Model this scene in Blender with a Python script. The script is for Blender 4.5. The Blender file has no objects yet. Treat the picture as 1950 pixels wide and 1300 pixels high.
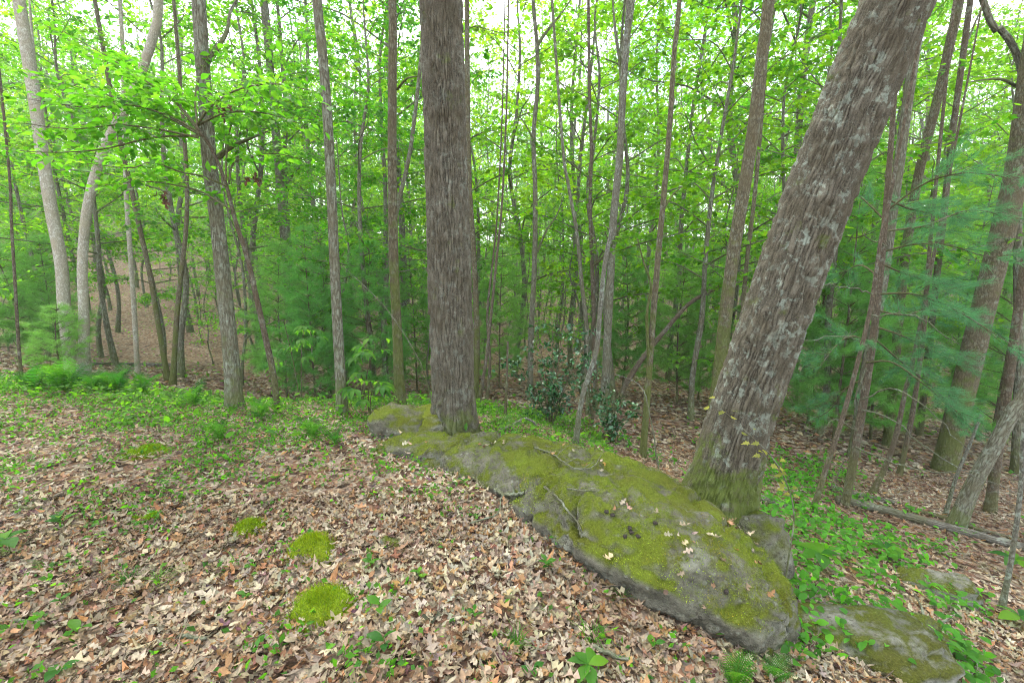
import bpy, math
import numpy as np
from mathutils import Vector

# ------------------------------------------------------------------ camera, sky, sun, exposure
scene = bpy.context.scene
COL = scene.collection
EYE = 1.6
PITCH = math.radians(9.2)
F = 867.0                                   # focal length in photo pixels (1950 wide)

cam_data = bpy.data.cameras.new('camera')
cam_data.sensor_width = 36.0
cam_data.lens = 36.0 * F / 1950.0
cam_data.clip_start = 0.05
cam_data.clip_end = 2000.0
cam = bpy.data.objects.new('camera', cam_data)
COL.objects.link(cam)
cam.location = (0, 0, EYE)
cam.rotation_euler = (math.radians(90) - PITCH, 0, 0)
scene.camera = cam

SUN_EL, SUN_AZ = math.radians(58), math.radians(-35)      # azimuth from +Y, clockwise seen from above
world = bpy.data.worlds.new('World')
scene.world = world
world.use_nodes = True
wn, wl = world.node_tree.nodes, world.node_tree.links
wn.clear()
w_out = wn.new('ShaderNodeOutputWorld')
w_bg = wn.new('ShaderNodeBackground')
w_sky = wn.new('ShaderNodeTexSky')
w_sky.sky_type = 'NISHITA'
w_sky.sun_disc = False
w_sky.sun_elevation = SUN_EL
w_sky.sun_rotation = SUN_AZ
w_sky.air_density = 1.0
w_sky.dust_density = 2.5
w_sky.ozone_density = 1.0
# thin broken cloud over the whole sky
w_tc = wn.new('ShaderNodeTexCoord')
w_no = wn.new('ShaderNodeTexNoise')
w_no.inputs['Scale'].default_value = 3.2
w_no.inputs['Detail'].default_value = 6
w_rp = wn.new('ShaderNodeValToRGB')
w_rp.color_ramp.elements[0].position = 0.40
w_rp.color_ramp.elements[1].position = 0.60
w_mx = wn.new('ShaderNodeMix'); w_mx.data_type = 'RGBA'
w_mx.inputs['B'].default_value = (10.0, 10.4, 10.8, 1)
wl.new(w_tc.outputs['Generated'], w_no.inputs['Vector'])
wl.new(w_no.outputs['Fac'], w_rp.inputs['Fac'])
wl.new(w_rp.outputs['Color'], w_mx.inputs['Factor'])
wl.new(w_sky.outputs['Color'], w_mx.inputs['A'])
wl.new(w_mx.outputs['Result'], w_bg.inputs['Color'])
w_bg.inputs['Strength'].default_value = 0.15
wl.new(w_bg.outputs['Background'], w_out.inputs['Surface'])

sun_data = bpy.data.lights.new('sun', 'SUN')
sun_data.energy = 1.5
sun_data.angle = math.radians(25)
sun_data.color = (1.0, 0.95, 0.86)
sun = bpy.data.objects.new('sun', sun_data)
COL.objects.link(sun)
sun_dir = Vector((math.sin(SUN_AZ) * math.cos(SUN_EL), math.cos(SUN_AZ) * math.cos(SUN_EL), math.sin(SUN_EL)))
sun.rotation_euler = sun_dir.to_track_quat('Z', 'Y').to_euler()
sun.location = (0, 0, 40)

scene.view_settings.view_transform = 'Standard'
scene.view_settings.look = 'None'
scene.view_settings.gamma = 1.0
scene.view_settings.exposure = 2.0
scene.render.engine = 'CYCLES'
cy = scene.cycles
cy.max_bounces = 5; cy.diffuse_bounces = 3; cy.glossy_bounces = 1; cy.transmission_bounces = 4
cy.use_adaptive_sampling = True; cy.adaptive_threshold = 0.03
cy.transparent_max_bounces = 4
cy.use_denoising = True
cy.pixel_filter_type = 'BLACKMAN_HARRIS'; cy.filter_width = 1.1
cy.sample_clamp_indirect = 6.0
try:
    cy.denoiser = 'OPENIMAGEDENOISE'
    cy.denoising_prefilter = 'NONE'
except Exception:
    pass

# ------------------------------------------------------------------ helpers
RNG = np.random.default_rng(7)
CP, SP = math.cos(PITCH), math.sin(PITCH)

def ray(px, py):
    a = (px - 975.0) / F; b = (650.0 - py) / F
    return np.array([a, CP + b * SP, -SP + b * CP])

def at(px, py, d):                      # photo pixel at forward distance d
    r = ray(px, py); t = d / r[1]
    return np.array([r[0] * t, d, EYE + r[2] * t])

def at_z(px, py, z):                    # photo pixel on the level z
    r = ray(px, py); t = (z - EYE) / r[2]
    return np.array([r[0] * t, r[1] * t, z])

def nrm(v):
    v = np.asarray(v, float)
    return v / (np.linalg.norm(v, axis=-1, keepdims=True) + 1e-12)

def _hash(ix, iy, iz, seed):
    n = (ix.astype(np.int64) * 374761393 + iy.astype(np.int64) * 668265263 + iz.astype(np.int64) * 2147483647 + seed * 1274126177) & 0xffffffff
    n = ((n ^ (n >> 13)) * 1274126177) & 0xffffffff
    n = ((n ^ (n >> 16)) * 2246822519) & 0xffffffff
    return ((n ^ (n >> 15)) & 0xffffff) / float(0xffffff)

def vnoise(p, seed=0):                  # value noise -1..1
    p = np.asarray(p, float)
    i = np.floor(p).astype(np.int64); f = p - i
    u = f * f * f * (f * (f * 6 - 15) + 10)
    r = 0
    for dx in (0, 1):
        wx = u[:, 0] if dx else 1 - u[:, 0]
        for dy in (0, 1):
            wy = u[:, 1] if dy else 1 - u[:, 1]
            for dz in (0, 1):
                wz = u[:, 2] if dz else 1 - u[:, 2]
                r = r + wx * wy * wz * _hash(i[:, 0] + dx, i[:, 1] + dy, i[:, 2] + dz, seed)
    return r * 2 - 1

def fbm(p, seed=0, octv=4, gain=0.5):
    p = np.asarray(p, float); a, s, r = 1.0, 0.0, 0
    for o in range(octv):
        r = r + a * vnoise(p * (2.03 ** o) + 17.1 * o, seed + o); s += a; a *= gain
    return r / s

def worley(p, seed=0):                  # F1, F2
    p = np.asarray(p, float); i = np.floor(p).astype(np.int64)
    f1 = np.full(len(p), 9.0); f2 = f1.copy()
    for dx in (-1, 0, 1):
        for dy in (-1, 0, 1):
            for dz in (-1, 0, 1):
                c = i + np.array([dx, dy, dz])
                q = np.stack([_hash(c[:, 0], c[:, 1], c[:, 2], seed + k) for k in (1, 2, 3)], 1) + c
                d = np.linalg.norm(q - p, axis=1)
                f2 = np.minimum(f2, np.maximum(f1, d)); f1 = np.minimum(f1, d)
    return f1, f2

def catmull(pts, n):
    P = np.asarray(pts, float)
    if len(P) == 2:
        t = np.linspace(0, 1, n)[:, None]; return P[0] * (1 - t) + P[1] * t
    E = np.vstack([2 * P[0] - P[1], P, 2 * P[-1] - P[-2]])
    seg = np.linalg.norm(np.diff(P, axis=0), axis=1); cum = np.r_[0, np.cumsum(seg)]
    s = np.linspace(0, cum[-1], n)
    k = np.clip(np.searchsorted(cum, s, side='right') - 1, 0, len(P) - 2)
    t = ((s - cum[k]) / (seg[k] + 1e-9))[:, None]
    p0, p1, p2, p3 = E[k], E[k + 1], E[k + 2], E[k + 3]
    return 0.5 * (2 * p1 + (p2 - p0) * t + (2 * p0 - 5 * p1 + 4 * p2 - p3) * t ** 2 + (3 * p1 - p0 - 3 * p2 + p3) * t ** 3)

class MB:
    """collects triangles and quads with colour and bark coordinates, builds one mesh"""
    def __init__(self):
        self.v, self.c, self.b, self.t, self.q, self.tm, self.qm, self.n = [], [], [], [], [], [], [], 0
    def add(self, v, tris=None, quads=None, col=(1, 1, 1), bark=None, mat=0):
        v = np.asarray(v, float)
        c = np.asarray(col, float)
        if c.ndim == 1: c = np.tile(c, (len(v), 1))
        self.v.append(v); self.c.append(c)
        self.b.append(np.asarray(bark, float) if bark is not None else v.copy())
        if tris is not None and len(tris):
            self.t.append(np.asarray(tris, np.int64) + self.n); self.tm.append(np.full(len(tris), mat))
        if quads is not None and len(quads):
            self.q.append(np.asarray(quads, np.int64) + self.n); self.qm.append(np.full(len(quads), mat))
        self.n += len(v)
    def mesh(self, name, mats, smooth=True):
        v = np.concatenate(self.v); c = np.concatenate(self.c); b = np.concatenate(self.b)
        T = np.concatenate(self.t) if self.t else np.zeros((0, 3), np.int64)
        Q = np.concatenate(self.q) if self.q else np.zeros((0, 4), np.int64)
        me = bpy.data.meshes.new(name)
        me.vertices.add(len(v)); me.vertices.foreach_set('co', v.astype(np.float32).ravel())
        idx = np.concatenate([T.ravel(), Q.ravel()]).astype(np.int32)
        starts = np.concatenate([np.arange(len(T)) * 3, len(T) * 3 + np.arange(len(Q)) * 4]).astype(np.int32)
        me.loops.add(len(idx)); me.loops.foreach_set('vertex_index', idx)
        me.polygons.add(len(starts)); me.polygons.foreach_set('loop_start', starts)
        mi = np.concatenate(self.tm + self.qm).astype(np.int32)
        me.polygons.foreach_set('material_index', mi)
        me.polygons.foreach_set('use_smooth', np.full(len(starts), smooth))
        me.update(calc_edges=True)
        a = me.attributes.new('col', 'FLOAT_COLOR', 'POINT')
        a.data.foreach_set('color', np.hstack([c, np.ones((len(c), 1))]).astype(np.float32).ravel())
        a = me.attributes.new('bark', 'FLOAT_VECTOR', 'POINT')
        a.data.foreach_set('vector', b.astype(np.float32).ravel())
        for m in mats: me.materials.append(m)
        return me

def link(name, me, parent=None, loc=None):
    o = bpy.data.objects.new(name, me); COL.objects.link(o)
    if parent is not None: o.parent = parent
    if loc is not None: o.location = tuple(float(x) for x in loc)
    return o

def tag(o, label, cat, group=None):
    o['label'] = label; o['category'] = cat
    if group: o['group'] = group
    return o

def thing(name, label, cat, loc=(0, 0, 0), rotz=0.0, group=None):
    o = bpy.data.objects.new(name, None); COL.objects.link(o)
    o.location = tuple(float(x) for x in loc); o.rotation_euler = (0, 0, rotz)
    o.empty_display_size = 0.1
    return tag(o, label, cat, group)

def dup(root, loc, rotz=0.0, scale=1.0, label=None, group=None):
    r = root.copy(); COL.objects.link(r)
    r.location = tuple(float(x) for x in loc); r.rotation_euler = (0, 0, rotz); r.scale = (scale,) * 3
    if label: r['label'] = label
    if group: r['group'] = group
    for ch in list(root.children):
        c = ch.copy(); COL.objects.link(c); c.parent = r
    return r

def frames(P):
    T = nrm(np.gradient(P, axis=0))
    ref = np.array([1.0, 0, 0]) if abs(T[0][0]) < 0.8 else np.array([0, 1.0, 0])
    N = []
    n = nrm(ref - T[0] * ref.dot(T[0]))
    for t in T:
        n = nrm(n - t * n.dot(t)); N.append(n)
    N = np.array(N)
    return T, N, np.cross(T, N)

def tube(mb, P, R, seg=8, col=(1, 1, 1), mat=0, lump=0.0, seed=0, disp=None, cap=True):
    P = np.asarray(P, float); R = np.asarray(R, float) * np.ones(len(P))
    T, N, B = frames(P)
    s = np.r_[0, np.cumsum(np.linalg.norm(np.diff(P, axis=0), axis=1))]
    th = np.linspace(0, 2 * np.pi, seg, endpoint=False)
    c, sn = np.cos(th), np.sin(th)
    dirs = N[:, None, :] * c[None, :, None] + B[:, None, :] * sn[None, :, None]
    rr = np.repeat(R[:, None], seg, 1)
    bark = np.stack([rr * c, rr * sn, np.repeat(s[:, None], seg, 1)], -1).reshape(-1, 3)
    if lump:
        rr = rr * (1 + lump * fbm(np.stack([c * 1.3 + 0 * rr, sn * 1.3 + 0 * rr, s[:, None] * 1.6 + 0 * rr], -1).reshape(-1, 3), seed, 3).reshape(rr.shape))
    if disp is not None:
        rr = rr + disp(bark, th, s).reshape(rr.shape)
    V = (P[:, None, :] + dirs * rr[..., None]).reshape(-1, 3)
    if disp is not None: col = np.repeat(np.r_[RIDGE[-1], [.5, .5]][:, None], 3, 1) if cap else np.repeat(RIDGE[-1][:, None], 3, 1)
    n = len(P)
    i = np.arange(n - 1)[:, None] * seg; j = np.arange(seg)[None, :]; k = (j + 1) % seg
    Q = np.stack([i + j, i + k, i + seg + k, i + seg + j], -1).reshape(-1, 4)
    tris = None
    if cap:
        V = np.vstack([V, P[0], P[-1]]); bark = np.vstack([bark, [0, 0, 0], [0, 0, s[-1]]])
        jj = np.arange(seg); kk = (jj + 1) % seg; o = (n - 1) * seg
        tris = np.vstack([np.stack([kk, jj, np.full(seg, n * seg)], -1), np.stack([o + jj, o + kk, np.full(seg, n * seg + 1)], -1)])
    mb.add(V, tris=tris, quads=Q, col=col, bark=bark, mat=mat)

def scatter(mb, tmpl, pos, X, Z, scale, col, mat=0):
    """copies of a leaf template (verts, tris, quads), each with its own axis X, normal Z, size and colour"""
    tv, tt, tq = tmpl
    pos = np.asarray(pos, float); n = len(pos)
    if n == 0: return
    X = nrm(X); Z = nrm(Z - X * np.sum(X * Z, axis=1, keepdims=True)); Y = np.cross(Z, X)
    sc = np.asarray(scale, float).reshape(-1, 1, 1) * np.ones((n, 1, 1))
    V = pos[:, None, :] + sc * (tv[None, :, 0:1] * X[:, None, :] + tv[None, :, 1:2] * Y[:, None, :] + tv[None, :, 2:3] * Z[:, None, :])
    k = len(tv); off = (np.arange(n) * k)[:, None, None]
    tris = (np.asarray(tt)[None] + off).reshape(-1, 3) if len(tt) else None
    quads = (np.asarray(tq)[None] + off).reshape(-1, 4) if len(tq) else None
    mb.add(V.reshape(-1, 3), tris, quads, np.repeat(np.asarray(col, float), k, 0), mat=mat)

def rand_dirs(rng, n):
    return nrm(rng.normal(size=(n, 3)))

# ------------------------------------------------------------------ leaf shapes
def strip_leaf(stations, halfw, curl=0.0, fold=0.1, twist=0.0, wave=0.0, rng=None):
    t = np.linspace(0, 1, stations); w = np.array([halfw(x) for x in t])
    zc = curl * (t - 0.4) ** 2 * 2
    V = []
    for i, x in enumerate(t):
        tw = twist * (x - 0.5)
        wv = wave * (rng.normal() if rng is not None else 0)
        wv2 = wave * (rng.normal() if rng is not None else 0)
        V += [(x, w[i], zc[i] + w[i] * (fold + tw) + wv), (x, 0, zc[i]), (x, -w[i], zc[i] + w[i] * (fold - tw) + wv2)]
    Q = []
    for i in range(stations - 1):
        a = i * 3
        Q += [(a, a + 1, a + 4, a + 3), (a + 1, a + 2, a + 5, a + 4)]
    return np.array(V, float), np.zeros((0, 3), int), np.array(Q)

LEAF_FAR = (np.array([(0, 0, 0), (.5, .3, .07), (1, 0, -.06), (.5, -.3, .07)], float), np.array([(0, 2, 1), (0, 3, 2)]), np.zeros((0, 4), int))
LEAF_OVAL = strip_leaf(4, lambda x: 0.30 * math.sin(math.pi * min(max(x, .03), .97)) ** .8, curl=-.15, fold=.25)
LEAF_LONG = strip_leaf(5, lambda x: 0.17 * math.sin(math.pi * min(max(x, .03), .97)) ** .8, curl=-.35, fold=.2)
_mo = [(0, 0), (-.02, .30), (.16, .26), (.30, .52), (.42, .25), (.62, .30), (.66, .14), (1, 0), (.66, -.14), (.62, -.30), (.42, -.25), (.30, -.52), (.16, -.26), (-.02, -.30)]
LEAF_MAPLE = (np.array([(x, y, .10 * abs(y) - .12 * x * x) for x, y in _mo] + [(.33, 0, -.03)], float),
              np.array([(14, i, (i + 1) % 14) for i in range(14)][::1]), np.zeros((0, 4), int))

def oak_w(x):
    env = 0.34 * math.sin(math.pi * min(1, x ** 0.75 * .97 + .02))
    return max(0.012, env * (0.66 + 0.52 * math.cos(x * 2 * math.pi * 3.0 + 2.6)))
def ovate_w(x):
    return max(0.012, 0.20 * math.sin(math.pi * (x ** .85)) ** .85)
LITTER = []
for k in range(12):
    r_ = np.random.default_rng(100 + k)
    LITTER.append(strip_leaf(7 if k % 3 else 4, oak_w if k % 3 else ovate_w, curl=r_.uniform(-.5, .9), fold=r_.uniform(-.25, .7), twist=r_.uniform(-.8, .8), wave=.03, rng=r_))
LITTER_LOW = []
for k in range(5):
    r_ = np.random.default_rng(140 + k)
    LITTER_LOW.append(strip_leaf(3, ovate_w, curl=r_.uniform(-.4, .8), fold=r_.uniform(-.2, .6), twist=r_.uniform(-.7, .7)))
LITTER_PAL = np.array([(.36, .29, .20), (.31, .265, .20), (.40, .345, .26), (.33, .19, .095), (.27, .145, .07), (.21, .13, .075), (.12, .078, .050), (.32, .23, .15), (.25, .205, .155)])
LITTER_W = np.array([.19, .18, .13, .09, .06, .10, .06, .10, .09]); LITTER_W /= LITTER_W.sum()
def litter_cols(rng, n):
    c = LITTER_PAL[rng.choice(len(LITTER_PAL), n, p=LITTER_W)]
    return np.clip(c * np.array([1.10, 1.06, .97]) * rng.uniform(.75, 1.15, (n, 1)) + rng.normal(0, .012, (n, 3)), .02, .8)

def tuft(rng, n=16, spread=0.6, wid=0.012):
    V, T = [], []
    for i in range(n):
        d = nrm(np.array([1.0, rng.normal() * spread, rng.normal() * spread]))
        s = nrm(np.cross(d, rng.normal(size=3))) * wid
        o = np.array([rng.uniform(-.55, .25), 0, 0]); L = rng.uniform(.7, 1.0)
        b = len(V); V += [o - s, o + s, o + d * L + np.array([0, 0, -.06])]; T.append((b, b + 1, b + 2))
    return np.array(V), np.array(T), np.zeros((0, 4), int)
TUFTS = [tuft(np.random.default_rng(40 + k)) for k in range(4)]

# ------------------------------------------------------------------ materials
def new_mat(name):
    m = bpy.data.materials.new(name); m.use_nodes = True
    nt = m.node_tree; nt.nodes.clear()
    out = nt.nodes.new('ShaderNodeOutputMaterial')
    return m, nt.nodes, nt.links, out

def N_(nodes, kind, **kw):
    n = nodes.new(kind)
    for k, v in kw.items():
        if k in n.inputs: n.inputs[k].default_value = v
        else: setattr(n, k, v)
    return n

def mixc(nodes, links, fac, a, b, mode='MIX'):
    m = nodes.new('ShaderNodeMix'); m.data_type = 'RGBA'; m.blend_type = mode
    for s, val in (('Factor', fac), ('A', a), ('B', b)):
        if hasattr(val, 'links'): links.new(val, m.inputs[s])
        elif s == 'Factor': m.inputs[s].default_value = val
        else: m.inputs[s].default_value = (*val, 1)
    return m.outputs['Result']

def math_(nodes, links, op, a, b=None, clamp=False):
    m = nodes.new('ShaderNodeMath'); m.operation = op; m.use_clamp = clamp
    for i, val in enumerate((a, b)):
        if val is None: continue
        if hasattr(val, 'links'): links.new(val, m.inputs[i])
        else: m.inputs[i].default_value = val
    return m.outputs[0]

def ramp(nodes, links, fac, stops):
    r = nodes.new('ShaderNodeValToRGB'); e = r.color_ramp.elements
    while len(e) < len(stops): e.new(0.5)
    for el, (p, c) in zip(e, stops):
        el.position = p; el.color = (c, c, c, 1) if not hasattr(c, '__len__') else (*c, 1)
    links.new(fac, r.inputs['Fac']); return r.outputs['Color']

def foliage_mat(name, transl=0.5, tint=(1.5, 1.35, .5), rough=.42, spec=.35, vary=.25):
    m, n, l, out = new_mat(name)
    at_ = N_(n, 'ShaderNodeAttribute', attribute_name='col')
    oi = n.new('ShaderNodeObjectInfo')
    hs = n.new('ShaderNodeHueSaturation')
    l.new(at_.outputs['Color'], hs.inputs['Color'])
    mr = n.new('ShaderNodeMapRange'); l.new(oi.outputs['Random'], mr.inputs['Value'])
    mr.inputs['To Min'].default_value = 1 - vary; mr.inputs['To Max'].default_value = 1 + vary
    l.new(mr.outputs['Result'], hs.inputs['Value'])
    mh = n.new('ShaderNodeMapRange'); l.new(oi.outputs['Random'], mh.inputs['Value'])
    mh.inputs['To Min'].default_value = 0.515; mh.inputs['To Max'].default_value = 0.485
    l.new(mh.outputs['Result'], hs.inputs['Hue'])
    p = N_(n, 'ShaderNodeBsdfPrincipled', Roughness=rough)
    p.inputs['Specular IOR Level'].default_value = spec
    l.new(hs.outputs['Color'], p.inputs['Base Color'])
    t = n.new('ShaderNodeBsdfTranslucent')
    l.new(mixc(n, l, 1.0, hs.outputs['Color'], tint, 'MULTIPLY'), t.inputs['Color'])
    mx = N_(n, 'ShaderNodeMixShader'); mx.inputs[0].default_value = transl
    l.new(p.outputs[0], mx.inputs[1]); l.new(t.outputs[0], mx.inputs[2])
    l.new(mx.outputs[0], out.inputs['Surface'])
    return m

M_LEAF = foliage_mat('green_leaf', .65, (1.9, 1.88, .55), rough=.5, spec=.2)
M_NEEDLE = foliage_mat('pine_needle', .55, (1.5, 1.5, .9), rough=.5, vary=.12)
M_HOLLY = foliage_mat('holly_leaf', .10, (1.2, 1.2, .6), rough=.25, spec=.6, vary=.05)
M_MOSSB = foliage_mat('moss_blade', .35, (1.3, 1.2, .5), rough=.7, spec=.1, vary=.06)

def litter_mat():
    m, n, l, out = new_mat('dry_leaf')
    a = N_(n, 'ShaderNodeAttribute', attribute_name='col')
    tc = n.new('ShaderNodeTexCoord')
    no = N_(n, 'ShaderNodeTexNoise', Scale=60.0, Detail=3.0); l.new(tc.outputs['Object'], no.inputs['Vector'])
    c = mixc(n, l, 1.0, a.outputs['Color'], ramp(n, l, no.outputs['Fac'], [(.3, .62), (.7, 1.1)]), 'MULTIPLY')
    p = N_(n, 'ShaderNodeBsdfPrincipled', Roughness=.7); p.inputs['Specular IOR Level'].default_value = .25
    l.new(c, p.inputs['Base Color'])
    t = n.new('ShaderNodeBsdfTranslucent'); l.new(c, t.inputs['Color'])
    mx = n.new('ShaderNodeMixShader'); mx.inputs[0].default_value = .15
    l.new(p.outputs[0], mx.inputs[1]); l.new(t.outputs[0], mx.inputs[2])
    l.new(mx.outputs[0], out.inputs['Surface'])
    return m
M_LITTER = litter_mat()

def bark_mat(name, ridge, furrow, scale=26.0, stretch=.22, lichen=.35, moss=.4, lichen_col=(.29, .34, .275), moss_col=(.085, .115, .018), bump=.9, base_moss=1.2, fleck=.5, ridged=False):
    m, n, l, out = new_mat(name)
    a = N_(n, 'ShaderNodeAttribute', attribute_name='bark')
    oi = n.new('ShaderNodeObjectInfo')
    off = n.new('ShaderNodeVectorMath'); off.operation = 'MULTIPLY_ADD'
    cmb = n.new('ShaderNodeCombineXYZ')
    for i in range(3): l.new(oi.outputs['Random'], cmb.inputs[i])
    l.new(cmb.outputs[0], off.inputs[0]); off.inputs[1].default_value = (37, 53, 29); l.new(a.outputs['Vector'], off.inputs[2])
    mp = n.new('ShaderNodeMapping'); mp.inputs['Scale'].default_value = (scale, scale, scale * stretch)
    l.new(off.outputs[0], mp.inputs['Vector'])
    wn_ = N_(n, 'ShaderNodeTexNoise', Scale=1.1, Detail=3.0); l.new(mp.outputs[0], wn_.inputs['Vector'])
    wv = n.new('ShaderNodeVectorMath'); wv.operation = 'MULTIPLY_ADD'
    l.new(wn_.outputs['Color'], wv.inputs[0]); wv.inputs[1].default_value = (1.1, 1.1, .9); l.new(mp.outputs[0], wv.inputs[2])
    vo = N_(n, 'ShaderNodeTexVoronoi', feature='DISTANCE_TO_EDGE', Scale=1.0); l.new(wv.outputs[0], vo.inputs['Vector'])
    fine = N_(n, 'ShaderNodeTexNoise', Scale=3.2, Detail=5.0, Roughness=.7); l.new(mp.outputs[0], fine.inputs['Vector'])
    big = N_(n, 'ShaderNodeTexNoise', Scale=3.4, Detail=5.0, Roughness=.65); l.new(off.outputs[0], big.inputs['Vector'])
    med = N_(n, 'ShaderNodeTexNoise', Scale=16.0, Detail=5.0, Roughness=.7); l.new(off.outputs[0], med.inputs['Vector'])
    edge = ramp(n, l, vo.outputs['Distance'], [(.02, 0), (.30, 1)])
    hgt = math_(n, l, 'ADD', math_(n, l, 'MULTIPLY', edge, .7), math_(n, l, 'MULTIPLY', fine.outputs['Fac'], .6))
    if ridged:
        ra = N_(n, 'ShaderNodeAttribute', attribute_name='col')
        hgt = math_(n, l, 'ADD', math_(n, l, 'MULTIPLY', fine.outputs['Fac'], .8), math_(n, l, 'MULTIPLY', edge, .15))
        c = mixc(n, l, math_(n, l, 'ADD', math_(n, l, 'MULTIPLY', ra.outputs['Fac'], .8), math_(n, l, 'MULTIPLY', math_(n, l, 'SUBTRACT', fine.outputs['Fac'], .5), 1.0), True), furrow, ridge)  # furrows: brown inner bark, darkened further to paint shade between the ridges
    else:
        c = mixc(n, l, ramp(n, l, hgt, [(.42, 0), (.86, 1)]), furrow, ridge)
    c = mixc(n, l, math_(n, l, 'MULTIPLY', ramp(n, l, fine.outputs['Fac'], [(.4, 0), (.62, 1)]), .35), c, tuple(x * 1.25 for x in ridge))
    brown = tuple(np.array(furrow) * 1.0 + np.array(ridge) * .28 * np.array([.95, .87, .64]))
    c = mixc(n, l, math_(n, l, 'MULTIPLY', ramp(n, l, big.outputs['Fac'], [(.46, 0), (.62, 1)]), .65), c, brown)
    li = math_(n, l, 'MULTIPLY', ramp(n, l, med.outputs['Fac'], [(.53, 0), (.60, 1)]), ramp(n, l, big.outputs['Fac'], [(.42, 1), (.58, .15)]))
    fl = N_(n, 'ShaderNodeTexNoise', Scale=5.5, Detail=4.0, Roughness=.8); l.new(mp.outputs[0], fl.inputs['Vector'])
    c = mixc(n, l, math_(n, l, 'MULTIPLY', ramp(n, l, fl.outputs['Fac'], [(.56, 0), (.66, 1)]), fleck), c, tuple(min(.6, x * 1.9) for x in ridge))
    c = mixc(n, l, math_(n, l, 'MULTIPLY', li, lichen), c, lichen_col)
    sx = n.new('ShaderNodeSeparateXYZ'); l.new(a.outputs['Vector'], sx.inputs[0])
    hb = n.new('ShaderNodeMapRange'); l.new(sx.outputs['Z'], hb.inputs['Value'])
    hb.inputs['From Min'].default_value = .3; hb.inputs['From Max'].default_value = base_moss
    hb.inputs['To Min'].default_value = .30; hb.inputs['To Max'].default_value = -.02
    b2 = N_(n, 'ShaderNodeTexNoise', Scale=5.0, Detail=6.0, Roughness=.7)
    o2 = n.new('ShaderNodeVectorMath'); o2.operation = 'ADD'; o2.inputs[1].default_value = (11, 5, 3)
    l.new(off.outputs[0], o2.inputs[0]); l.new(o2.outputs[0], b2.inputs['Vector'])
    mo = ramp(n, l, math_(n, l, 'ADD', b2.outputs['Fac'], hb.outputs['Result']), [(.57, 0), (.68, 1)])
    c = mixc(n, l, math_(n, l, 'MULTIPLY', mo, moss), c, moss_col)
    p = N_(n, 'ShaderNodeBsdfPrincipled', Roughness=.9); p.inputs['Specular IOR Level'].default_value = .15
    l.new(c, p.inputs['Base Color'])
    bp = N_(n, 'ShaderNodeBump', Strength=bump, Distance=.02); l.new(hgt, bp.inputs['Height'])
    l.new(bp.outputs[0], p.inputs['Normal']); l.new(p.outputs[0], out.inputs['Surface'])
    return m

B_OAK = bark_mat('oak_bark', (.148, .134, .100), (.030, .024, .016), scale=60, stretch=.35, lichen=.22, moss=.6, bump=.7, base_moss=.8, fleck=.25, ridged=True)  # furrow tone of the big oaks holds painted shade besides inner bark brown
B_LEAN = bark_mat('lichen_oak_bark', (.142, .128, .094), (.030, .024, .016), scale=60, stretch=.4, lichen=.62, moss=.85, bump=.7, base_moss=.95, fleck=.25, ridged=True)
B_PALE = bark_mat('pale_bark', (.34, .325, .265), (.20, .175, .13), scale=46, stretch=.35, lichen=.5, moss=.25, lichen_col=(.56, .56, .50), bump=.4)
B_GREY = bark_mat('grey_bark', (.172, .172, .128), (.066, .057, .037), scale=34, stretch=.22, lichen=.5, moss=.45, bump=.7)
B_BROWN = bark_mat('brown_bark', (.138, .122, .078), (.056, .045, .027), scale=40, stretch=.3, lichen=.3, moss=.6, bump=.6, base_moss=3.0)
B_DARK = bark_mat('dark_bark', (.125, .10, .07), (.052, .04, .027), scale=50, stretch=.4, lichen=.35, moss=.35, bump=.5)
B_LICH = bark_mat('lichen_grey_bark', (.16, .16, .13), (.07, .064, .048), scale=45, stretch=.5, lichen=.7, moss=.25, lichen_col=(.28, .33, .27), bump=.5)
B_DEAD = bark_mat('weathered_wood', (.15, .14, .115), (.055, .048, .036), scale=60, stretch=.08, lichen=.35, moss=.2, lichen_col=(.42, .47, .38), bump=.6)

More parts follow.
